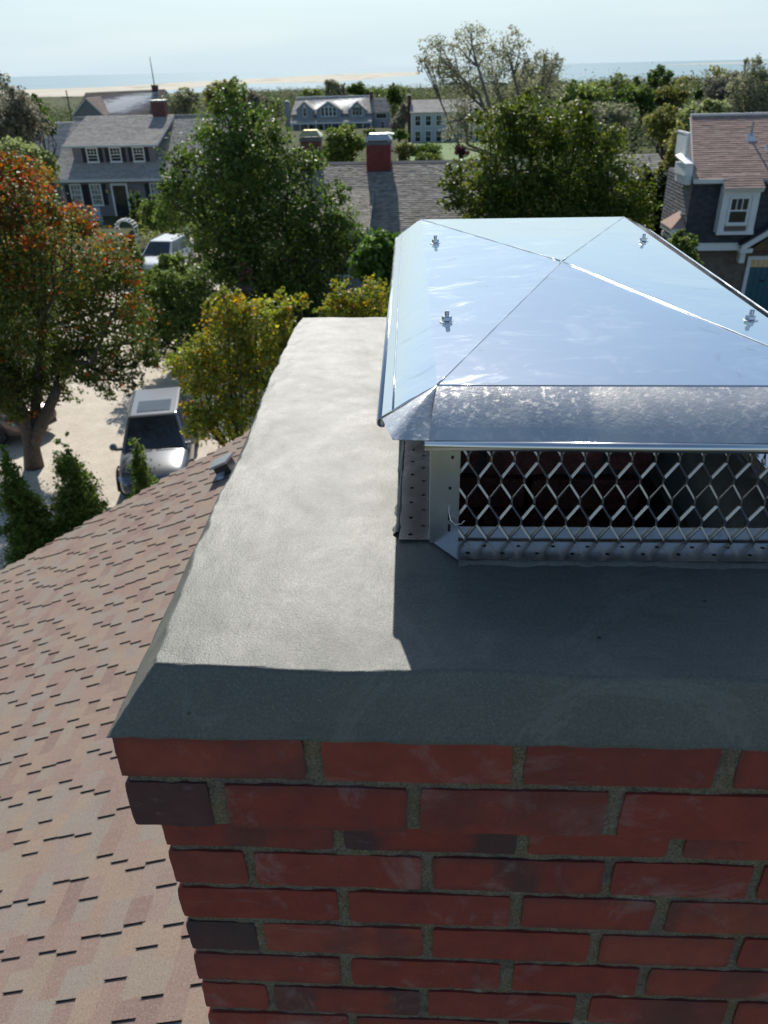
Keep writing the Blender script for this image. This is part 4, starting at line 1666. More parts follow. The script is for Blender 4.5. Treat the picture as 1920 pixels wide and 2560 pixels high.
# pale house behind the bare tree
bx, by = 3.0, 132.0
ph = thing("pale_house", "long pale blue two storey house half hidden behind the thin tree", "house", (bx, by, -1.1))
wall(ph, -4.9, 6.2, 0, 8, 0, 4.6, M['pale_wall'])
roof_slope(ph, (-5.1, -.3, 4.5), (6.5, -.3, 4.5), (6.4, 3.8, 6.05), (-5.0, 3.8, 6.05), M['cedar_roof'], .28, .6, .03, 33)
roof_slope(ph, (6.5, 8.3, 4.5), (-5.1, 8.3, 4.5), (-5.0, 3.8, 6.05), (6.4, 3.8, 6.05), M['cedar_roof'], .6, 1.2, .03, 34)
for x in (-3.9, -2.3, -.7, .9, 2.5, 4.1, 5.3):
    window(ph, x - .38, x + .38, 2.7, 4.0, 0, casing=.12, cols=2, rows=2)
    window(ph, x - .38, x + .38, .5, 1.9, 0, casing=.12, cols=2, rows=2)
chimney_part(ph, -5.5, -4.95, 2.6, 3.5, 0, 6.7, 'brownbrick')
m = MB()
m.box(-4.95, 6.25, -.06, -.004, 4.3, 4.5)
m.box(-4.95, -4.75, -.05, -.004, 0, 4.29)
m.build("trim_board", M['white'], ph)

# white garden shed
sh = thing("garden_shed", "little white flat topped shed on the far lawn beside hedge", "shed", (-5.0, 118, float(ground_z(0, 118)) + .3))
wall(sh, -.7, .7, 0, 1.4, 0, 1.75, M['white'])
m = MB()
m.prism([(-.95, -.3, 1.76), (.95, -.3, 1.76), (.95, -.3, 1.90), (0, -.3, 2.05), (-.95, -.3, 1.90)], (0, 2.0, 0))
m.build("roof", M['white'], sh)
m = MB()
m.box(-.3, .3, -.03, 0.0, 0, 1.5)
m.build("door", M['greymetal'], sh)

# ------------------------------------------------------------------ right house
bx, by = 13.0, 31.5
rh = thing("dark_shingle_house", "charcoal shingled house with pinkish roof and white dormer window at right", "house", (bx, by, 0))


def v3(x, y, z):
    return (x - bx, y - by, z)


m = MB()
m.box(10.42 - bx, 20 - bx, .35, 3.45, 0, 2.93)
m.build("lower_wall", M['shingle_brown'], rh)
s = MB()
lapped(s, v3(10.42, 31.845, 0), v3(20, 31.845, 0), v3(20, 31.845, 2.93), v3(10.42, 31.845, 2.93), .125, .2, .018, 41)
s.build("wall_shingles", M['shingle_brown'], rh)['kind'] = 'stuff'
m = MB()
m.box(10.36 - bx, 20 - bx, .02, 3.45, 3.2, 5.56)
m.build("upper_wall", M['shingle_dark'], rh)
s = MB()
lapped(s, v3(10.36, 31.515, 3.2), v3(20, 31.515, 3.2), v3(20, 31.515, 5.56), v3(10.36, 31.515, 5.56), .125, .2, .018, 42)
s.build("upper_shingles", M['shingle_dark'], rh)['kind'] = 'stuff'
s = MB()
lapped(s, v3(10.358, 34.95, 3.2), v3(10.358, 31.5, 3.2), v3(10.358, 31.5, 5.56), v3(10.358, 34.95, 5.56), .125, .2, .018, 43)
s.build("side_shingles", M['shingle_wall'], rh)['kind'] = 'stuff'
m = MB()
m.box(10.30 - bx, 12.58 - bx, -.12, .34, 2.93, 3.02)
m.box(10.33 - bx, 12.58 - bx, -.07, .34, 3.02, 3.20)
m.build("belt_trim", M['white'], rh)
m = MB()
m.box(10.40 - bx, 20 - bx, -.01, .02, 5.30, 5.52)
m.build("frieze_board", M['lead'], rh)
RR = 35.0
roof_slope(rh, v3(10.3, 31.3, 5.52), v3(20, 31.3, 5.52), v3(20, RR, 7.46), v3(10.92, RR, 7.46), M['asphalt_brown'], .14, .3, .02, 44)
roof_slope(rh, v3(20, 37.5, 5.52), v3(11.7, 37.5, 5.52), v3(11.0, RR, 7.46), v3(20, RR, 7.46), M['asphalt_brown'], .3, .6, .02, 45)
m = MB()
m.prism([v3(10.40, 31.6, 5.561), v3(11.0, RR - .1, 7.30), v3(11.0, RR - .1, 5.561)], (.2, 0, 0))
m.build("gable_wall", M['shingle_wall'], rh)
m = MB()
m.box(10.3 - bx, 11.57 - bx, -.26, -.19, 5.38, 5.53)
m.box(13.0 - bx, 20 - bx, -.26, -.19, 5.38, 5.53)
m.box(10.92 - bx, 20 - bx, RR - by - .08, RR - by + .08, 7.44, 7.52)
m.build("eave_trim", M['offwhite'], rh)
# wall dormer with its own strip of roof
dm = MB()
dm.box(11.42 - bx, 12.72 - bx, -.42, .02, 3.62, 5.26)
db = dm.build("dormer", M['white'], rh)
roof_slope(db, v3(11.36, 30.80, 5.255), v3(12.78, 30.80, 5.255), v3(12.78, 31.55, 5.665), v3(11.36, 31.55, 5.665), M['asphalt_brown'], .14, .3, .02, 46, name="dormer_roof")
m = MB()
m.box(11.34 - bx, 12.80 - bx, -.54, -.421, 5.10, 5.24)
m.box(11.40 - bx, 11.62 - bx, -.47, -.421, 3.62, 5.09)
m.box(12.50 - bx, 12.74 - bx, -.47, -.421, 3.62, 5.09)
m.box(11.62 - bx, 12.50 - bx, -.46, -.421, 4.98, 5.09)
m.box(11.38 - bx, 12.76 - bx, -.50, -.421, 3.58, 3.70)
m.build("wide_casing", M['white'], db)
window(db, 11.75 - bx, 12.37 - bx, 4.02, 4.86, -.42, casing=.07, cols=3, rows=2)
m = MB()
m.box(11.66 - bx, 12.46 - bx, -.44, -.421, 3.71, 3.88)
m.build("apron_panel", M['shingle_brown'], db)
# plumbing vents on the roof
for (x, fy, mat_, h, nm) in ((12.90, .60, 'greymetal', .62, "vent_pipe"), (13.45, .42, 'blackmetal', .72, "stove_pipe")):
    yy = 31.3 + (RR - 31.3) * fy
    zz = 5.52 + 1.94 * fy
    m = MB()
    m.tube([v3(x, yy, zz - .05), v3(x, yy, zz + h)], .045, 10)
    if nm == "stove_pipe":
        m.lathe([(.075, zz + h - .12), (.075, zz + h), (.03, zz + h + .06)], v3(x, yy, 0), 10)
    p_ = m.build(nm, M[mat_], rh)
    m = MB()
    m.prism([v3(x - .16, yy - .14, zz - .10), v3(x + .16, yy - .14, zz - .10), v3(x + .16, yy + .14, zz + .17), v3(x - .16, yy + .14, zz + .17)], (0, -.03, .03))
    m.lathe([(.11, zz - .02), (.06, zz + .10)], v3(x, yy, 0), 10)
    m.build("pipe_flashing", M['white'], p_)
# left side: white cornice return, small balustrade and bay with its hip roof
m = MB()
m.box(10.02 - bx, 10.30 - bx, .1, 1.5, 5.60, 5.98)
m.box(10.08 - bx, 10.30 - bx, .1, 1.5, 5.30, 5.59)
m.prism([v3(9.98, 31.55, 5.985), v3(10.30, 31.55, 5.985), v3(10.30, 33.05, 6.25), v3(9.98, 33.05, 6.15)], (0, 0, .06))
m.build("cornice_return", M['white'], rh)
m = MB()
m.box(10.16 - bx, 10.24 - bx, .95, 1.05, 6.05, 6.95)
m.box(10.26 - bx, 10.34 - bx, 1.7, 1.8, 6.2, 6.98)
m.box(10.16 - bx, 10.26 - bx, .9, 2.4, 6.95, 7.02)
m.box(10.17 - bx, 10.23 - bx, 1.1, 2.3, 6.20, 6.90)
m.build("side_dormer_post", M['white'], rh)
m = MB()
m.box(9.92 - bx, 10.34 - bx, .1, 1.4, 0, 3.55)
bw = m.build("bay_wall", M['shingle_wall'], rh)
m = MB()
m.box(9.80 - bx, 10.335 - bx, 0, 1.5, 3.56, 3.74)
m.box(9.86 - bx, 10.335 - bx, .05, 1.45, 3.30, 3.42)
m.build("bay_cornice", M['white'], bw)
m = MB()
m.add([v3(9.78, 31.45, 3.742), v3(10.335, 31.45, 3.742), v3(10.335, 33.05, 3.742), v3(9.78, 33.05, 3.742), v3(10.335, 31.95, 4.22), v3(10.335, 32.6, 4.22)],
      [(0, 1, 4), (0, 4, 5, 3), (3, 5, 2), (1, 2, 5, 4), (0, 3, 2, 1)])
m.build("bay_roof", M['asphalt_brown'], bw)
m = MB()
m.lathe([(.05, 4.15), (.06, 4.24), (.02, 4.29), (.045, 4.36), (.0, 4.44)], v3(10.26, 32.0, 0), 8)
m.build("finial", M['white'], bw)
# gabled porch and teal door
m = MB()
m.prism([v3(12.50, 31.18, 2.90), v3(12.50, 31.18, 3.14), v3(14.0, 31.18, 4.12), v3(15.5, 31.18, 3.14), v3(15.5, 31.18, 2.90), v3(14.0, 31.18, 3.88)], (0, .10, 0))
m.box(12.48 - bx, 12.95 - bx, -.30, .34, 2.86, 3.02)
pr = m.build("porch_gable", M['white'], rh)
roof_slope(pr, v3(12.40, 31.10, 3.16), v3(12.40, 31.85, 3.16), v3(14.0, 31.85, 4.22), v3(14.0, 31.10, 4.22), M['shingle_dark'], .14, .3, .02, 47, name="porch_roof") if False else None
m = MB()
m.prism([v3(12.42, 31.12, 3.145), v3(14.0, 31.12, 4.18), v3(14.0, 31.12, 4.24), v3(12.42, 31.12, 3.205)], (0, .40, 0))
m.prism([v3(14.0, 31.12, 4.18), v3(15.58, 31.12, 3.145), v3(15.58, 31.12, 3.205), v3(14.0, 31.12, 4.24)], (0, .40, 0))
m.build("porch_roof", M['shingle_dark'], pr)
m = MB()
m.prism([v3(12.9, 31.40, 2.9), v3(14.0, 31.40, 3.8), v3(15.1, 31.40, 2.9)], (0, .05, 0))
m.build("porch_ceiling", M['wood_shade'], pr)
m = MB()
m.box(12.62 - bx, 12.82 - bx, -.02, .32, 2.42, 2.85)
m.build("porch_bracket", M['white'], pr)
m = MB()
m.box(13.06 - bx, 13.20 - bx, .26, .36, 0, 2.62)
m.box(14.40 - bx, 14.54 - bx, .26, .36, 0, 2.62)
m.box(13.20 - bx, 14.40 - bx, .27, .36, 2.48, 2.62)
df = m.build("door_frame", M['white'], rh)
m = MB()
m.box(13.20 - bx, 14.40 - bx, .29, .34, 0.03, 2.18)
dd = m.build("door", M['teal'], df)
for k in range(5):
    m = MB()
    m.box(13.22 + k * .236 - bx, 13.44 + k * .236 - bx, .272, .289, .05, 2.16)
    m.build("door_plank", M['teal'], df)
m = MB()
m.box(13.20 - bx, 14.40 - bx, .30, .34, 2.19, 2.47)
m.build("transom", M['gold'], df)
m = MB()
for k in range(1, 6):
    m.box(13.20 + k * .2 - .012 - bx, 13.20 + k * .2 + .012 - bx, .28, .299, 2.19, 2.47)
m.build("transom_muntin", M['white'], df)
m = MB()
m.box(13.66 - bx, 13.90 - bx, .25, .271, 1.66, 1.70)
m.lathe([(.05, 0), (.03, .02)], (13.78 - bx, .25, 1.64), 8, 'y')
m.build("door_knocker", M['black'], df)

# pale far houses seen between the trees at right
for (x, y, w, zr, lab, rm) in ((17.5, 70, 5, 2.6, "pale blue house glimpsed between trees left of the right house", 'cedar_roof'),
                              (34.0, 96, 7, 5.4, "far grey roofed house low among the trees at upper right", 'shingle_dark')):
    g0 = float(ground_z(x, y))
    t_ = thing("far_house", lab, "house", (x, y, g0))
    zz = zr - g0
    wall(t_, -w / 2, w / 2, 0, 5, 0, zz - 1.4, M['bluegrey'])
    roof_slope(t_, (-w / 2 - .3, -.3, zz - 1.5), (w / 2 + .3, -.3, zz - 1.5), (w / 2 + .3, 2.5, zz), (-w / 2 - .3, 2.5, zz), M[rm], .3, .7, .03, 51)
    roof_slope(t_, (w / 2 + .3, 5.3, zz - 1.5), (-w / 2 - .3, 5.3, zz - 1.5), (-w / 2 - .3, 2.5, zz), (w / 2 + .3, 2.5, zz), M[rm], .3, .7, .03, 52)
    window(t_, -1.2, -.5, zz - 2.9, zz - 1.8, 0, cols=2, rows=2)
    window(t_, .5, 1.2, zz - 2.9, zz - 1.8, 0, cols=2, rows=2)

# ------------------------------------------------------------------ cars


def make_car(label, loc, rz, paint, L=4.55, Wd=1.84, Hc=1.66, glassroof=True):
    """Estate/SUV facing +y in its own space."""
    c = thing("car", label, "car", loc, rz)
    hl, w = L / 2, Wd / 2
    st = [(-hl, .80, .50, .85, .98), (-hl + .06, .88, .34, .90, 1.02), (-hl + .35, .96, .24, .92, 1.04), (-.8, 1.0, .22, .92, 1.03), (.3, 1.0, .22, .90, 1.02),
          (.95, .99, .22, .86, 1.00), (1.35, .97, .24, .80, .97), (hl - .35, .92, .26, .72, .90), (hl - .10, .84, .30, .66, .80), (hl, .72, .42, .58, .66)]
    vs, fs = [], []
    for (y, ws, zb, zs, zt) in st:
        ww = w * ws
        sec = [(0, zb), (ww * .80, zb), (ww * .96, zb + .08), (ww, zb + (zs - zb) * .55), (ww * .985, zs), (ww * .90, zt - .025), (ww * .55, zt + .004), (0, zt + .015)]
        full = sec + [(-x, z) for x, z in sec[-2:0:-1]]
        vs += [(x, y, z) for x, z in full]
    n = 14
    for i in range(len(st) - 1):
        for k in range(n):
            k2 = (k + 1) % n
            fs.append((i * n + k, (i + 1) * n + k, (i + 1) * n + k2, i * n + k2))
    fs.append(tuple(range(n)))
    fs.append(tuple((len(st) - 1) * n + k for k in range(n))[::-1])
    m = MB()
    m.add(vs, fs)
    body = m.build("body", M[paint], c, smooth=True)
    sb = body.modifiers.new("smooth", 'SUBSURF')
    sb.levels = sb.render_levels = 2
    # greenhouse
    lo = [(-w * .93, -hl + .18, .98), (w * .93, -hl + .18, .98), (w * .90, 1.02, .98), (-w * .90, 1.02, .98)]
    hi = [(-w * .70, -hl + .55, Hc), (w * .70, -hl + .55, Hc), (w * .68, .18, Hc - .02), (-w * .68, .18, Hc - .02)]
    m = MB()
    m.add(lo + hi, [(0, 4, 5, 1)[::-1], (1, 5, 6, 2)[::-1], (2, 6, 7, 3)[::-1], (3, 7, 4, 0)[::-1], (4, 7, 6, 5)[::-1]])
    cb = m.build("cabin", M[paint], c)
    bevel(cb, .06, 3)
    P = [np.array(q_) for q_ in lo + hi]

    def pane(name, a, b, c_, d, u0, u1, w0, w1, mat, par):
        def pt(u, t):
            return (a * (1 - u) + b * u) * (1 - t) + (d * (1 - u) + c_ * u) * t
        nn = np.cross(b - a, d - a)
        nn = nn / np.linalg.norm(nn)
        mb = MB()
        q4 = [pt(u0, w0), pt(u1, w0), pt(u1, w1), pt(u0, w1)]
        mb.prism([p + nn * .006 for p in q4], nn * .004)
        return mb.build(name, M[mat], par)
    pane("windshield", P[2], P[3], P[7], P[6], .05, .95, .03, .93, 'glass', c)
    pane("rear_window", P[0], P[1], P[5], P[4], .10, .90, .25, .90, 'glass', c)
    for (a, b, cc, d) in ((P[1], P[2], P[6], P[5]), (P[3], P[0], P[4], P[7])):
        fw = a is P[3]
        for (u0, u1) in ((.05, .30), (.33, .62), (.65, .93)):
            pane("side_window", a, b, cc, d, *((u0, u1) if not fw else (1 - u1, 1 - u0)), .14, .88, 'glass', c)
    if glassroof:
        pane("sunroof", P[4], P[5], P[6], P[7], .16, .84, .50, .90, 'glass', c)
    for s_ in (-1, 1):
        m = MB()
        m.tube([(s_ * w * .69, -hl + .6, Hc + .035), (s_ * w * .69, .1, Hc + .03)], .018, 6)
        m.build("roof_rail", M['plastic'], c)
        m = MB()
        m.lathe([(.03, -.07), (.085, -.06), (.095, .03), (.06, .07)], (s_ * (w + .10), .86, 1.10), 10, 'y')
        m.box(*sorted((s_ * (w - .30), s_ * (w + .06))), .82, .90, 1.00, 1.07)
        m.build("mirror", M[paint], c)
        m = MB()
        m.prism([(s_ * w * .60, hl - .105, .66), (s_ * w * .86, hl - .20, .68), (s_ * w * .92, hl - .36, .77), (s_ * w * .62, hl - .20, .76)], (0, .03, .012))
        m.build("headlight", M['lamp'], c)
        m = MB()
        m.box(*sorted((s_ * w * .72, s_ * w * .95)), -hl - .01, -hl + .10, .74, 1.0)
        m.build("tail_light", M['taillamp'], c)
        for y in (hl - .92, -hl + .88):
            m = MB()
            m.lathe([(.20, -.105), (.30, -.11), (.335, -.08), (.335, .08), (.30, .11), (.20, .105)], (s_ * (w - .10), y, .335), 24, 'x')
            t_ = m.build("wheel", M['rubber'], c)
            r_ = MB()
            xx = s_ * (w - .10) + s_ * .112
            r_.lathe([(.05, -.01), (.05, .012)], (xx, y, .335), 12, 'x')
            for k in range(5):
                a_ = 2 * math.pi * k / 5
                d_ = np.array((0, math.cos(a_), math.sin(a_)))
                e_ = np.array((0, -math.sin(a_), math.cos(a_)))
                o_ = np.array((xx, y, .335))
                r_.prism([o_ + d_ * .03 - e_ * .025, o_ + d_ * .215 - e_ * .045, o_ + d_ * .215 + e_ * .045, o_ + d_ * .03 + e_ * .025], (s_ * .012, 0, 0))
            r_.build("rim", M['alloy'], t_)
            a_ = MB()
            pts = [(s_ * (w + .004), y + .40 * math.cos(w_), .335 + .40 * math.sin(w_)) for w_ in np.linspace(math.radians(-8), math.radians(188), 14)]
            a_.tube(pts, .03, 6)
            a_.build("wheel_arch", M['plastic'], c)
    m = MB()
    m.box(-.52, .52, hl - .06, hl + .012, .50, .62)
    m.build("grille", M['plastic'], c)
    m = MB()
    m.box(-.62, .62, hl - .14, hl - .02, .30, .42)
    m.build("bumper_intake", M['plastic'], c)
    m = MB()
    m.box(-.26, .26, hl + .013, hl + .022, .44, .49)
    m.build("licence_plate", M['white'], c)
    for s_ in (-1, 1):
        m = MB()
        m.tube([(s_ * .05, 1.06, 1.02), (s_ * .6, 1.0, 1.06)], .012, 5)
        m.build("wiper", M['plastic'], c)
    return c


make_car("silver estate car with dark glass roof parked on the pale shell drive", (-6.82, 18.2, .02), math.radians(180 + 13), 'silver')
make_car("bronze car half hidden behind the red leaved tree trunk at left", (-13.1, 20.9, .02), math.radians(180 + 70), 'beigecar', glassroof=False)
p_ = at(445, 640, 46)
make_car("white car parked beyond the trees with sunlit windscreen", (p_[0] + .5, 42.0, .02), math.radians(180 - 8), 'whitecar', glassroof=False)

# ------------------------------------------------------------------ garden things


def arbor(label, x, y, g=0.):
    t_ = thing("garden_arbor", label, "arbor", (x, y, g), 0, "white garden arbors")
    for s_ in (-1, 1):
        for yy in (-.3, .3):
            m = MB()
            m.box(s_ * .6 - .04, s_ * .6 + .04, yy - .04, yy + .04, 0, 1.75)
            m.build("post", M['white'], t_)
        m = MB()
        for k in range(6):
            m.box(s_ * .6 - .015, s_ * .6 + .015, -.26, .26, .2 + k * .28, .24 + k * .28)
        m.build("lattice", M['white'], t_)
    for yy in (-.3, .3):
        m = MB()
        m.tube([(.6 * math.cos(w_), yy, 1.75 + .5 * math.sin(w_)) for w_ in np.linspace(0, math.pi, 11)], .045, 6)
        m.build("arch", M['white'], t_)
    m = MB()
    for w_ in np.linspace(.1, math.pi - .1, 9):
        m.box(.62 * math.cos(w_) - .03, .62 * math.cos(w_) + .03, -.36, .36, 1.78 + .52 * math.sin(w_), 1.82 + .52 * math.sin(w_))
    m.build("roof_slats", M['white'], t_)
    return t_


pa = at(312, 548, 50)
arbor("white arched arbor in front of the cape house door", pa[0], 50, pa[2] - 2.3)
pa = at(474, 500, 53)
arbor("white arched arbor peeping through the leaves right of the cape house", pa[0], 53, pa[2] - 2.2)
pc = at(238, 540, 57)
ch = thing("lawn_chair", "pale blue slatted chair on the terrace below the cape house windows", "chair", (pc[0], 57, max(0, pc[2] - .9)), .2)
m = MB()
for k in range(5):
    m.box(-.36 + k * .15, -.24 + k * .15, .22, .26, .4, 1.15)
m.build("backrest", M['bluefabric'], ch)
m = MB()
m.box(-.37, .37, -.3, .24, .36, .40)
m.build("seat", M['bluefabric'], ch)
for sx in (-.36, .32):
    for sy in (-.28, .2):
        m = MB()
        m.box(sx, sx + .05, sy, sy + .05, 0, .36)
        m.build("leg", M['bluefabric'], ch)
    m = MB()
    m.box(sx - .03, sx + .08, -.32, .24, .58, .61)
    m.build("armrest", M['bluefabric'], ch)
for (px, top, bot, Y, lab) in ((165, 226, 262, 95, "thin leaning utility pole at the marsh edge, upper left"), (1545, 190, 240, 110, "weathered utility pole among trees right of the thin tree")):
    a, b = at(px, top, Y), at(px, bot + 60, Y)
    t_ = thing("utility_pole", lab, "pole", (a[0], Y, float(ground_z(a[0], Y))))
    m = MB()
    hgt = a[2] - float(ground_z(a[0], Y))
    m.tube([(0, 0, 0), (0, 0, hgt)], [.11, .07], 8)
    m.build("post", M['pole'], t_)
    m = MB()
    m.box(-.6, .6, -.04, .04, hgt - .7, hgt - .6)
    m.build("crossarm", M['pole'], t_)

# ------------------------------------------------------------------ trees


def leaves(lobes, n, size, rngs, palette, redtop=None, shell=.55, clump=16, spread=.16, droop=0.0, perlobe=False):
    """Leaf quads in clumps through the volume of the lobes."""
    L = [(*c, rx * .86, ry * .86, rz * .86) for (c, rx, ry, rz) in lobes]
    for (c, rx, ry, rz) in lobes:
        for k in range(6):
            d = rngs.normal(size=3) + np.array((0, 0, .25))
            d /= np.linalg.norm(d)
            f_ = rngs.uniform(.22, .40)
            L.append((*(np.array(c) + d * np.array((rx, ry, rz)) * rngs.uniform(.72, 1.08)), rx * f_, ry * f_, rz * f_ * .8))
    L = np.array(L, float)
    wgt = (L[:, 3] * L[:, 4] * L[:, 5]) ** .72
    nc = max(1, n // clump)
    li = rngs.choice(len(L), nc, p=wgt / wgt.sum())
    d = rngs.normal(size=(nc, 3))
    d /= np.linalg.norm(d, axis=1)[:, None]
    rad = shell + (1 - shell) * rngs.random(nc) ** .6
    rad *= 1 + .14 * np.clip(rngs.normal(size=nc), -2, 1.4)
    cc = L[li, :3] + d * L[li, 3:] * rad[:, None]
    cs = np.mean(L[:, 3:], 1)[li] * spread * rngs.uniform(.6, 1.5, nc)
    k = np.repeat(np.arange(nc), clump)
    p = cc[k] + np.clip(rngs.normal(size=(len(k), 3)), -1.9, 1.9) * cs[k][:, None] * np.array((1, 1, .7))
    m_ = len(p)
    # orientation: outward and upward normals with plenty of scatter
    nr = d[k] * .5 + rngs.normal(size=(m_, 3)) * .75 + np.array((0, 0, .55))
    nr /= np.linalg.norm(nr, axis=1)[:, None]
    ax = rngs.normal(size=(m_, 3)) + np.array((0, 0, -droop))
    ax -= nr * (ax * nr).sum(1)[:, None]
    ax /= np.linalg.norm(ax, axis=1)[:, None] + 1e-9
    bx_ = np.cross(nr, ax)
    s_ = size * rngs.uniform(.6, 1.35, m_)
    a_, b_ = ax * s_[:, None], bx_ * (s_ * .62)[:, None]
    fold = nr * (s_ * .12)[:, None]
    v = np.empty((m_, 4, 3))
    v[:, 0] = p - a_ * .5
    v[:, 1] = p + b_ * .5 + fold - a_ * .05
    v[:, 2] = p + a_ * .5
    v[:, 3] = p - b_ * .5 + fold - a_ * .05
    f = np.arange(m_ * 4).reshape(-1, 4)
    pal = np.array([c for c, w_ in palette])
    pw = np.array([w_ for c, w_ in palette], float)
    ci = rngs.choice(len(pal), nc, p=pw / pw.sum())
    base = pal[ci][k]
    alt = pal[rngs.choice(len(pal), m_, p=pw / pw.sum())]
    col = base * .65 + alt * .35
    if redtop is not None:
        (rc, fn) = redtop
        pr_ = fn(cc)
        isr = (rngs.random(nc) < pr_)[k] & (rngs.random(m_) < .8)
        rcol = np.array(rc)[rngs.integers(0, len(rc), m_)]
        col = np.where(isr[:, None], rcol, col)
    if perlobe:                                   # neighbouring trees of a wood differ in colour
        col *= (rngs.uniform(.45, 1.5, len(L))[li][k])[:, None] * np.array((1, 1, 1)) ** 1
    col *= rngs.uniform(.85, 1.5, m_)[:, None]
    return v.reshape(-1, 3), f, np.repeat(col, 4, 0)


def limbs(base, fork, lobes, r0, rngs, twigs=5, stems=None):
    m = MB()
    base, fork = np.array(base, float), np.array(fork, float)
    if stems is None:
        mid = (base + fork) / 2 + rngs.normal(size=3) * (.08, .08, 0) * r0 * 8
        m.tube([base - (0, 0, .15), base + (fork - base) * .12, mid, fork], [r0 * 1.5, r0 * 1.1, r0 * .9, r0 * .75], 9)
    else:
        for st_ in stems:
            m.tube(st_[0], st_[1], 9)
    for (c, rx, ry, rz) in lobes:
        c = np.array(c)
        rr = r0 * .42 * min(1.2, (rx / 1.2) ** .5)
        src = fork if stems is None else min((np.array(st_[0][-1]) for st_ in stems), key=lambda e: np.linalg.norm(e - c))
        mid = src * .45 + c * .55 + rngs.normal(size=3) * .12 * np.linalg.norm(c - src)
        mid[2] -= .05 * np.linalg.norm(c - src)
        m.tube([src, mid, c], [rr, rr * .7, rr * .4], 6)
        for k in range(twigs):
            d = rngs.normal(size=3) + np.array((0, 0, .4))
            d /= np.linalg.norm(d)
            e = c + d * (rx, ry, rz) * rngs.uniform(.7, 1.0)
            s0 = mid * .5 + c * .5 if k % 2 else c
            mm = (s0 + e) / 2 + rngs.normal(size=3) * .08 * rx
            m.tube([s0, mm, e], [rr * .38, rr * .24, rr * .09], 4, caps=False)
    return m


def tree(name, label, cat, loc, lobes, n, size, palette, seed, r0=.18, fork=None, redtop=None, group=None, mat='leaf', bark='bark',
         twigs=5, stems=None, **kw):
    """lobes are in world space; parts are stored relative to the tree's foot."""
    rg = np.random.default_rng(seed)
    loc = np.array(loc, float)
    t_ = thing(name, label, cat, tuple(loc), 0, group)
    lob = [(np.array(c) - loc, rx, ry, rz) for (c, rx, ry, rz) in lobes]
    if fork is None:
        zc = min(c[2] for c, *_ in lob)
        fork = np.array((np.mean([c[0] for c, *_ in lob]) * .3, np.mean([c[1] for c, *_ in lob]) * .3, max(zc * .6, .25)))
    else:
        fork = np.array(fork) - loc
    if stems is not None:
        stems = [([np.array(p) - loc for p in s_[0]], s_[1]) for s_ in stems]
    m = limbs((0, 0, 0), fork, lob, r0, rg, twigs, stems)
    m.build("trunk", M[bark], t_, smooth=True)
    rt = None
    if redtop is not None:
        rt = (redtop[0], lambda cc, f=redtop[1], l=loc: f(cc + l))
    v, f, c = leaves(lob, n, size, rg, palette, rt, **kw)
    link("crown", fast_mesh("crown", v, f, M[mat], c), t_)
    return t_


def lobe(px, py, r, Y, sq=1.0):
    """A lobe seen at a pixel with a radius in picture pixels, standing at distance Y."""
    p = at(px, py, Y)
    dep = (p - CAM_C) @ CAM_F
    rr = r * dep / CAM_FPX
    return (p, rr, rr, rr * sq)


def auto_lobes(px0, px1, top, bot, Y, seed, k=9, dy=.8):
    """Lobes filling an egg between picture columns px0..px1 and rows top..bot at distance Y."""
    rg = np.random.default_rng(seed)
    a, b = at(px0, (top + bot) / 2, Y), at(px1, (top + bot) / 2, Y)
    t_, u = at((px0 + px1) / 2, top, Y), at((px0 + px1) / 2, bot, Y)
    c = (t_ + u) / 2
    c[0] = (a[0] + b[0]) / 2
    W_, H_ = abs(b[0] - a[0]) / 2, abs(t_[2] - u[2]) / 2
    out = [(c, W_ * .62, W_ * .62 * dy, H_ * .66)]
    for i in range(k):
        d = rg.normal(size=3)
        d /= np.linalg.norm(d)
        s_ = rg.uniform(.30, .46)
        out.append((c + d * np.array((W_ * (1 - s_), W_ * dy * (1 - s_), H_ * (1 - s_))), W_ * s_, W_ * s_, H_ * s_ * 1.05))
    return out


DK = [((0.056, 0.094, 0.025), 3), ((0.085, 0.135, 0.033), 3), ((0.133, 0.185, 0.046), 2), ((0.189, 0.226, 0.056), .7)]
MID = [((0.104, 0.151, 0.042), 3), ((0.151, 0.198, 0.056), 3), ((0.208, 0.246, 0.066), 1.5)]
OLV = [((0.160, 0.179, 0.056), 3), ((0.226, 0.226, 0.075), 3), ((0.282, 0.264, 0.094), 1)]
YEL = [((0.200, 0.245, 0.050), 4), ((0.320, 0.315, 0.055), 3), ((0.43, 0.32, 0.055), 1.4), ((0.48, 0.24, 0.05), .6), ((0.120, 0.165, 0.040), 2.5)]
GRY = [((0.226, 0.235, 0.160), 3), ((0.302, 0.293, 0.208), 3), ((0.189, 0.208, 0.113), 2)]
BRN = [((0.189, 0.179, 0.142), 3), ((0.246, 0.226, 0.179), 2), ((0.151, 0.160, 0.104), 2)]
PALE = [((0.246, 0.282, 0.133), 3), ((0.339, 0.358, 0.189), 2), ((0.170, 0.208, 0.075), 2)]
ARB = [((0.078, 0.130, 0.026), 3), ((0.124, 0.176, 0.036), 3), ((0.182, 0.227, 0.052), 1.5)]
RED = [(.40, .055, .025), (.42, .10, .025), (.36, .16, .03), (.30, .05, .03), (.30, .19, .035)]
T1P = [((0.075, 0.105, 0.026), 4), ((0.105, 0.135, 0.032), 3), ((0.15, 0.135, 0.034), .9), ((0.055, 0.08, 0.022), 3)]
T1_OLD = [((0.104, 0.124, 0.029), 3), ((0.150, 0.150, 0.034), 3), ((0.208, 0.163, 0.036), 1.5), ((0.078, 0.098, 0.026), 2)]

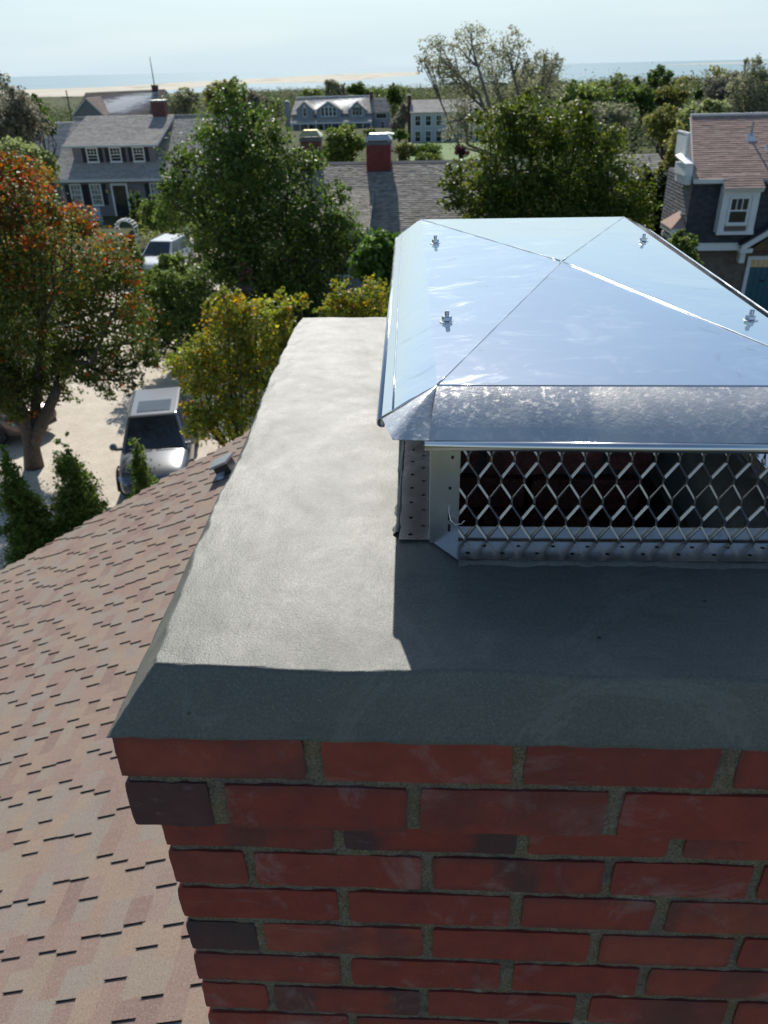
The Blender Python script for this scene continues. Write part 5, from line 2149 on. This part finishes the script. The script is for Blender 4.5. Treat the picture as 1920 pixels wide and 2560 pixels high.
# the red-leaved tree at left
Y = 18.2
l1 = [lobe(-30, 560, 170, Y), lobe(40, 520, 105, Y - .5), lobe(180, 665, 128, Y - .6), lobe(285, 660, 70, Y), lobe(290, 770, 105, Y - .4), lobe(110, 760, 170, Y), lobe(-40, 800, 180, Y + .4),
      lobe(200, 880, 95, Y), lobe(330, 860, 70, Y + .3), lobe(40, 930, 95, Y + .8), lobe(270, 940, 62, Y - .2), lobe(330, 950, 38, Y - .3), lobe(-60, 450, 90, Y), lobe(20, 420, 40, Y), lobe(30, 985, 75, Y - .3), lobe(-40, 960, 100, Y - .2), lobe(130, 950, 60, Y + .5)]
b1 = np.array((-10.45, 18.2, 0.0))


def red1(cc):
    zf = np.clip((cc[:, 2] - 3.6) / 3.6, 0, 1)
    xf = np.clip((cc[:, 0] + 8.6) / 3.0, 0, 1)
    return np.clip(.05 + zf ** 1.9 * .48 + zf * xf * .42, 0, .58)


pB = at(75, 1165, 18.2)
st1 = [([b1 - (0, 0, .2), at(78, 1110, 18.2), at(62, 1040, 18.1), at(20, 960, 18.0), at(-20, 880, 18)], [.29, .21, .16, .13, .09]),
       ([at(80, 1120, 18.2), at(108, 1050, 18.15), at(140, 980, 18.1), at(150, 900, 18.0)], [.19, .16, .13, .09]),
       ([at(78, 1100, 18.2), at(90, 1020, 18.3), at(95, 920, 18.4), at(110, 820, 18.4)], [.16, .14, .11, .08]),
       ([at(62, 1060, 18.2), at(0, 1010, 18.4), at(-60, 960, 18.6)], [.17, .14, .10])]
tree("red_leaved_tree", "tree turning red and orange over green, left of the shell drive", "tree", b1, l1, 90000, .08, T1P, 21, .20, redtop=(RED, red1),
     stems=st1, shell=.45, spread=.17, twigs=7)

# dark green maple in the middle
Y = 31
l2 = [lobe(575, 320, 85, Y), lobe(640, 400, 110, Y), lobe(520, 420, 105, Y), lobe(450, 520, 70, Y - .5), lobe(700, 500, 120, Y - .5), lobe(580, 520, 150, Y), lobe(820, 560, 90, Y - .8),
      lobe(860, 590, 60, Y - 1), lobe(560, 620, 90, Y - .6), lobe(640, 640, 140, Y), lobe(770, 660, 120, Y - .5), lobe(590, 740, 90, Y), lobe(720, 750, 90, Y), lobe(440, 400, 40, Y),
      lobe(420, 470, 45, Y), lobe(745, 410, 50, Y), lobe(700, 345, 38, Y), lobe(560, 260, 38, Y), lobe(870, 640, 60, Y - 1)]
b2 = np.array((-5.6, 31.0, 0))
tree("dark_maple_tree", "broad dark green tree between the cape house and the red chimney", "tree", b2, l2, 60000, .135, DK, 22, .24, shell=.5, spread=.15, twigs=6)

# big green tree on the right
Y = 33
l5 = [lobe(1250, 330, 70, Y), lobe(1330, 320, 80, Y), lobe(1440, 330, 65, Y), lobe(1290, 430, 110, Y), lobe(1420, 440, 110, Y), lobe(1190, 470, 75, Y - 1), lobe(1130, 490, 42, Y - 1.4), lobe(1530, 470, 95, Y),
      lobe(1360, 520, 110, Y - .6), lobe(1230, 530, 75, Y - 1.2), lobe(1500, 540, 80, Y - .5), lobe(1520, 360, 50, Y), lobe(1270, 285, 32, Y), lobe(1590, 530, 60, Y - .5), lobe(1400, 600, 120, Y - 1)]
b5 = np.array((6.2, 33.0, 0))
MIXG = [((.080, .115, .022), 3), ((.125, .155, .03), 3), ((.18, .19, .04), 1.6), ((.05, .08, .018), 2)]
tree("green_maple_tree", "broad bright green tree right of the red chimney, behind the cap", "tree", b5, l5, 60000, .135, MIXG, 23, .24, shell=.5, spread=.15, twigs=5)

# yellowing tree beside the drive
Y = 14.5
l3 = [lobe(570, 790, 60, Y), lobe(640, 800, 70, Y), lobe(710, 780, 48, Y + .4), lobe(560, 880, 90, Y), lobe(650, 890, 85, Y + .2), lobe(490, 920, 68, Y - .3), lobe(600, 980, 80, Y), lobe(520, 1000, 60, Y - .3), lobe(700, 860, 50, Y + .3),
      lobe(560, 740, 26, Y), lobe(750, 760, 26, Y + .6), lobe(440, 920, 30, Y - .3), lobe(510, 1060, 50, Y - .4), lobe(570, 1060, 60, Y)]
b3 = np.array((-3.7, 14.5, 0))
tree("yellowing_dogwood", "small tree with yellow green leaves close beyond the cement crown", "tree", b3, l3, 19000, .085, YEL, 24, .12, shell=.35, spread=.20, twigs=7, clump=12)
Y = 17
l3b = [lobe(850, 745, 40, Y), lobe(900, 770, 50, Y), lobe(940, 735, 45, Y), lobe(830, 780, 40, Y), lobe(880, 830, 70, Y), lobe(970, 800, 70, Y)]
tree("yellowing_dogwood", "yellow green treetop showing just above the back edge of the cement", "tree", np.array((-1.1, 17.0, 0)), l3b, 8000, .085, YEL, 25, .10, shell=.3, spread=.2, clump=12)
# mid green tree between red tree and dark maple
Y = 25
l4 = [lobe(395, 740, 60, Y), lobe(450, 780, 80, Y), lobe(380, 800, 65, Y), lobe(480, 740, 55, Y), lobe(430, 850, 80, Y), lobe(360, 715, 40, Y), lobe(500, 700, 38, Y), lobe(425, 705, 42, Y), lobe(345, 770, 50, Y), lobe(520, 800, 80, Y + 1), lobe(360, 860, 50, Y)]
tree("small_green_tree", "mid green tree filling the gap right of the red leaved tree", "tree", np.array((-6.6, 25, 0)), l4, 30000, .10, MID, 26, .14, shell=.4, spread=.18)
# bamboo-like bright shrub behind the crown
l6 = [lobe(945, 625, 50, 22), lobe(955, 680, 60, 22), lobe(915, 660, 40, 22), lobe(985, 640, 50, 22)]
tree("feathery_shrub", "bright feathery green shrub tucked against the left side of the cap", "shrub", np.array((-.3, 22, 0)), l6, 8000, .16, [((.09, .16, .035), 2), ((.13, .20, .05), 1), ((.06, .11, .025), 2)], 27, .06, spread=.2)

# arborvitae beside the house
def conifer(label, px0, px1, top, Y, seed, pal=ARB, n=9000, size=.085, g=0.0, group="arborvitae by the house corner", name="arborvitae", wmul=1.0):
    rg = np.random.default_rng(seed)
    p = at((px0 + px1) / 2, top, Y)
    w = abs(at(px1, top, Y)[0] - at(px0, top, Y)[0]) / 2 * wmul
    h = p[2] - g
    lob = []
    for k in range(11):
        f_ = k / 10
        r = w * (1 - f_) ** .75 + .06
        lob.append((np.array((p[0] + rg.normal() * w * .10, Y + rg.normal() * w * .10, g + h * (.10 + .86 * f_))), r, r, h * .13))
    return tree(name, label, name if name != "arborvitae" else "shrub", (p[0], Y, g), lob, n, size, pal, seed, .06, group=group, spread=.22, shell=.5, twigs=2)


conifer("arborvitae cut by the picture's left edge below the red tree", -60, 85, 1130, 12.6, 31, n=34000, size=.06)
conifer("arborvitae second from the left, full cone above the roof edge", 70, 245, 1105, 13.0, 32, n=38000, size=.06)
conifer("smallest arborvitae, right in front of the silver car", 285, 395, 1115, 13.6, 33, n=22000, size=.06)
conifer("narrow dark cypress just left of the cape house door path", 318, 332, 478, 55, 34, DK, 1500, .16, 0, "dark cypresses by the cape house", "cypress", 1.5)
conifer("narrow dark cypress right beside the white arbor and taller", 330, 352, 470, 55, 35, DK, 1800, .16, 0, "dark cypresses by the cape house", "cypress", 1.5)

# thin silvery tree against the sea
Y = 58
l7 = [lobe(1100, 143, 50, Y), lobe(1180, 116, 50, Y), lobe(1270, 134, 50, Y), lobe(1360, 170, 45, Y), lobe(1140, 207, 60, Y), lobe(1240, 207, 70, Y), lobe(1330, 234, 60, Y), lobe(1160, 298, 60, Y),
      lobe(1060, 152, 25, Y), lobe(1390, 161, 22, Y), lobe(1290, 298, 60, Y)]
tree("thin_silvery_tree", "tall thin leaved grey tree with bare limbs rising above the sea", "tree", np.array((6.8, 58, 0)), l7, 14000, .16, GRY, 41, .34, fork=at(1262, 400, 58), bark='bark_grey',
     shell=.35, spread=.26, clump=7, twigs=12, mat='leaf_dry')

# other trees one can tell apart: (name, label, px0, px1, top, bottom, Y, palette, leaves, leaf size)
SPEC = [
    ("dense_grey_tree", "dense grey green tree at the upper left edge behind the willow", -60, 120, 205, 420, 40, BRN, 9000, .17),
    ("dark_rounded_tree", "dark rounded tree right of the dense grey one, upper left", 60, 140, 235, 350, 52, DK, 5000, .18),
    ("bare_topped_tree", "wispy bare topped tree cut by the upper left corner", -60, 35, 150, 300, 44, GRY, 2200, .15),
    ("willow_tree", "pale leaved tree in front of the small grey house at left", -30, 130, 335, 480, 33, PALE, 8000, .15),
    ("slender_pale_tree", "slim pale green tree standing before the cape house's left corner", 60, 150, 370, 470, 36, PALE, 3500, .14),
    ("oak_tree", "olive brown oak directly behind the top of the dark maple", 505, 610, 185, 330, 75, OLV, 6000, .26),
    ("grey_thicket_tree", "hazy grey tree between brown roof and olive oak", 385, 500, 212, 300, 88, GRY, 3500, .28),
    ("hazy_olive_tree", "grey treetop right of the olive oak by the shore", 590, 680, 222, 290, 150, BRN, 2500, .45),
    ("green_pine_tree", "green rounded treetop just above the grey house's left end", 740, 810, 218, 262, 215, MID, 2200, .6),
    ("grey_bare_tree", "tall grey bare tree behind the middle of the grey house", 800, 870, 198, 258, 225, GRY, 2400, .6),
    ("dark_pine_tree", "dark green treetop behind the grey house's right end", 865, 930, 205, 255, 220, DK, 2400, .6),
    ("garden_pear_tree", "loose green garden tree in front of the grey house", 800, 922, 300, 420, 62, MID, 8000, .22),
    ("brown_thicket_tree", "brownish thicket tree between the grey and pale houses", 970, 1040, 255, 340, 150, BRN, 3000, .4),
    ("dark_spruce_tree", "dark upright tree left above the pale house roof", 965, 1010, 205, 300, 175, DK, 2200, .45),
    ("grey_green_tree", "dull grey green tree standing behind the thin silvery tree", 1280, 1400, 140, 300, 85, GRY, 7000, .28),
    ("leafy_green_tree", "leafy green tree right of the thin silvery tree, below the sea", 1390, 1535, 172, 330, 95, MID, 8000, .3),
    ("silver_shrub_tree", "silvery tree behind the crown of the bright green tree", 1380, 1520, 250, 370, 62, GRY, 6000, .2),
    ("round_dark_tree", "round dark tree standing clear against the sea at right", 1612, 1686, 156, 240, 150, DK, 4500, .38),
    ("round_dark_tree", "tiny dark tree left of the round one on the shore", 1582, 1603, 187, 215, 160, DK, 700, .4),
    ("tall_green_tree", "broad green tree left of the round dark tree, touching the sea line", 1470, 1600, 178, 300, 125, MID, 6500, .36),
    ("grey_scrub_tree", "hazy grey scrubby tree above the green maple's right shoulder", 1440, 1590, 235, 350, 78, GRY, 6500, .26),
    ("olive_scrub_tree", "olive scrubby tree between the yellow green tree and charcoal house", 1600, 1730, 260, 370, 70, OLV, 7000, .24),
    ("yellow_green_tree", "flat topped yellow green tree below the round dark tree", 1620, 1740, 205, 300, 105, [((.12, .13, .03), 3), ((.15, .15, .04), 2), ((.09, .10, .03), 2)], 6500, .3),
    ("dark_thicket_tree", "dark grey thicket left of the yellow green tree", 1545, 1640, 210, 320, 100, DK, 5000, .3),
    ("dark_evergreen_tree", "deep dark evergreen just left of the charcoal house", 1560, 1725, 390, 660, 40, [((.018, .03, .012), 3), ((.03, .045, .016), 2)], 18000, .16),
    ("olive_tree", "olive leaved tree beside the charcoal house's left corner", 1640, 1760, 300, 560, 42, OLV, 14000, .16),
    ("pale_olive_tree", "pale glittering tree above the charcoal house's ridge", 1690, 1850, 250, 330, 60, PALE, 7000, .2),
    ("small_bush_tree", "green treetop in front of the charcoal house's bay", 1660, 1760, 560, 720, 27, MID, 7000, .12),
    ("bare_grey_tree", "large grey bare tree at the upper right corner", 1800, 1960, 135, 330, 72, GRY, 9000, .2),
    ("bare_brown_tree", "brown grey tree left of the large bare one, upper right", 1740, 1860, 175, 300, 90, BRN, 6500, .26),
    ("dark_cedar_tree", "dark cedar half hidden under the brown grey tree", 1735, 1790, 195, 260, 110, DK, 3000, .3),
    ("purple_shrub", "purple leaved shrub beside the pale house lawn", 1125, 1175, 360, 400, 92, [((.09, .03, .045), 3), ((.12, .05, .06), 1)], 2200, .2),
    ("clipped_hedge", "dark hedge along the foot of the pale house", 1000, 1120, 352, 392, 104, DK, 5000, .2),
    ("clipped_hedge", "dark rounded hedge beside the little white shed", 965, 1025, 322, 352, 124, DK, 2600, .25),
    ("tan_shrub", "yellow tan shrub on the lawn right of the capped red chimney", 985, 1040, 345, 410, 75, [((.17, .17, .06), 3), ((.12, .13, .05), 2)], 2600, .16),
    ("low_shrub", "grey green shrub on the lawn behind the cedar roof ridge", 1030, 1110, 375, 420, 70, MID, 3000, .16),
    ("porch_shrub", "dark shrub at the right end of the grey house's porch", 905, 945, 318, 345, 150, DK, 1200, .3),
    ("rose_bush", "dark rose bush with pink flowers under the dark maple", 590, 640, 640, 720, 26, DK, 2500, .09),
    ("garden_shrub", "green shrubs in front of the cape house's windows at right", 345, 480, 480, 585, 50, MID, 7000, .17),
    ("garden_shrub", "dark shrub by the white car under the red tree's right edge", 300, 372, 590, 720, 40, DK, 4000, .15),
    ("garden_shrub", "leafy shrub hiding the lower half of the white car", 365, 495, 630, 720, 38, MID, 8000, .13),
    ("border_shrub", "low shrubs behind the silver car, left of the dogwood", 390, 520, 930, 1010, 27, DK, 5000, .1),
]
for i, (nm, lab, a, b, tp, bt, Y, pal, n, sz) in enumerate(SPEC):
    lob = auto_lobes(a, b, tp, bt, Y, 100 + i, dy=.8 if nm != "clipped_hedge" else .4)
    cx = np.mean([l_[0][0] for l_ in lob])
    g = float(ground_z(cx, Y))
    bush = any(w_ in nm for w_ in ("shrub", "hedge", "bush"))
    zb = min(l_[0][2] - l_[3] for l_ in lob)
    if zb > g + .5 and bush and nm != "garden_shrub":
        g = zb
    rt = None
    if nm == "rose_bush":
        rt = ([(.45, .09, .16), (.5, .14, .22)], lambda cc: np.full(len(cc), .16))
    tree(nm, lab, "hedge" if "hedge" in nm else "shrub" if bush and "tree" not in nm else "tree", (cx, Y, g), lob, n, sz, pal, 200 + i, .16 if Y < 60 else .22, redtop=rt,
         mat='leaf_dry' if pal in (GRY, BRN) else 'leaf', bark='bark_grey' if pal in (GRY, BRN) else 'bark', shell=.45, spread=.2,
         twigs=8 if "bare" in nm else 3, clump=10)

# far trees one can count but not tell apart
rg = np.random.default_rng(55)
protos = []
for p_ in range(6):
    pal = (DK, MID, GRY, OLV, MID, BRN)[p_]
    hh = 1.0
    lob = [(np.array((0, 0, .62)), .30, .30, .30)] + [(np.array((rg.normal() * .16, rg.normal() * .16, rg.uniform(.45, .85))), *([rg.uniform(.12, .2)] * 3)) for k in range(7)]
    v, f, c = leaves(lob, 1300, .055, rg, pal, shell=.45, clump=8, spread=.22)
    tm = limbs((0, 0, 0), (0, 0, .3), lob[1:4], .03, rg, 1).mesh("trunk", M['bark'])
    protos.append((fast_mesh("crown", v, f, M['leaf_dry' if p_ in (2, 5) else 'leaf'], c), tm))
placed = 0
far_sets = {}
while placed < 70:
    y = rg.uniform(135, 430)
    az = rg.uniform(-16, 25)
    if (-11.5 < az < 5.5 and y < 200):
        continue
    x = float(CAM_C[0] + y * math.tan(math.radians(az)))
    h = float(rg.uniform(6.0, 9.5)) * (1.15 if az > 6 else .95) * (.85 if y > 320 else 1)
    cm, tm = protos[placed % 6]
    kind = ("dark green", "mid green", "grey leaved", "olive", "fresh green", "brown grey")[placed % 6]
    where = ("behind the cape house roofs at left" if az < -12 else "above the grey gabled house" if az < -3 else "behind the pale house" if az < 3 else
             "behind the thin silvery tree" if az < 9 else "around the round dark tree on the shore" if az < 16 else "behind the charcoal house's ridge")
    dist = "nearer" if y < 250 else "small distant"
    t_ = thing("far_tree", "%s %s tree %s" % (dist, kind, where), "tree", (x, y, float(ground_z(x, y))), float(rg.uniform(0, 6)), "far trees before the sea")
    far_sets.setdefault((dist, kind, where), []).append((az, t_))
    t_.scale = (h * rg.uniform(.9, 1.35), h * rg.uniform(.9, 1.35), h)
    link("crown", cm, t_)
    link("trunk", tm, t_)
    placed += 1
for (dist, kind, where), ts_ in far_sets.items():
    ts_.sort(key=lambda e: e[0])
    for k, (_, t_) in enumerate(ts_):
        if len(ts_) > 1:
            nth = "leftmost" if k == 0 else "rightmost" if k == len(ts_) - 1 else ("second", "third", "fourth", "fifth")[min(k - 1, 3)] + " from left"
            t_['label'] = "%s of %s %s trees %s" % (nth, dist, kind, where)

# far woodland: uncountable crowns down to the shore, one mass
rg = np.random.default_rng(77)
near_l, far_l = [], []
for k in range(9500):
    y = 80 + 730 * rg.random() ** 1.15
    az = rg.uniform(-38, 34)
    if (-11.5 < az < 5.5 and y < 198) or (-26 < az < -15 and y < 125) or (az < -13 and y > 420 and rg.random() < .8):
        continue
    if 13 < az < 17 and y < 100:
        continue
    x = CAM_C[0] + y * math.tan(math.radians(az))
    h = min(8.8, rg.uniform(4.5, 8.5) * (1.2 if az > 6 else .62 if az < -12 else 1.0))
    if y > 420:
        h *= .85
    if y < 130:
        h *= .7
    r = h * rg.uniform(.32, .6)
    g = float(ground_z(x, y))
    out = near_l if y < 230 else far_l
    out.append((np.array((x, y, g + h - r * .9)), r, r, r * .9))
    out.append((np.array((x + rg.normal() * r * .5, y, g + h * .4)), r * .95, r * .95, h * .42))
WP = [((.065, .090, .032), 3), ((.09, .11, .045), 3), ((.125, .13, .075), 2), ((.045, .065, .024), 3), ((.15, .145, .105), 1)]
v1, f1, c1 = leaves(near_l, 190000, .36, rg, WP, shell=.5, clump=10, spread=.3, perlobe=True)
v2, f2, c2 = leaves(far_l, 260000, .56, rg, WP, shell=.5, clump=8, spread=.3, perlobe=True)
wo = link("far_woodland", fast_mesh("far_woodland", np.vstack([v1, v2]), np.vstack([f1, f2 + len(v1)]), M['leaf_dry'], np.vstack([c1, c2])))
wo['kind'] = 'stuff'
# low undergrowth under the garden trees
rg = np.random.default_rng(78)
lob = []
for k in range(420):
    y = rg.uniform(22, 100)
    az = rg.uniform(-34, 30)
    x = CAM_C[0] + y * math.tan(math.radians(az))
    if -17 < x < -4.5 and y < 52:
        continue
    if (-2 < x < 14 and y > 84) or (-28 < x < -15 and 56 < y < 74) or (-8 < x < 7 and 32 < y < 43) or (x > 9.5 and 30 < y < 41):
        continue
    r = rg.uniform(.4, 1.3)
    lob.append((np.array((x, y, float(ground_z(x, y)) + r * .5)), r * 1.3, r * 1.3, r * .8))
v, f, c = leaves(lob, 60000, .20, rg, MID + OLV, shell=.4, clump=10, spread=.3)
link("undergrowth", fast_mesh("undergrowth", v, f, M['leaf'], c))['kind'] = 'stuff'
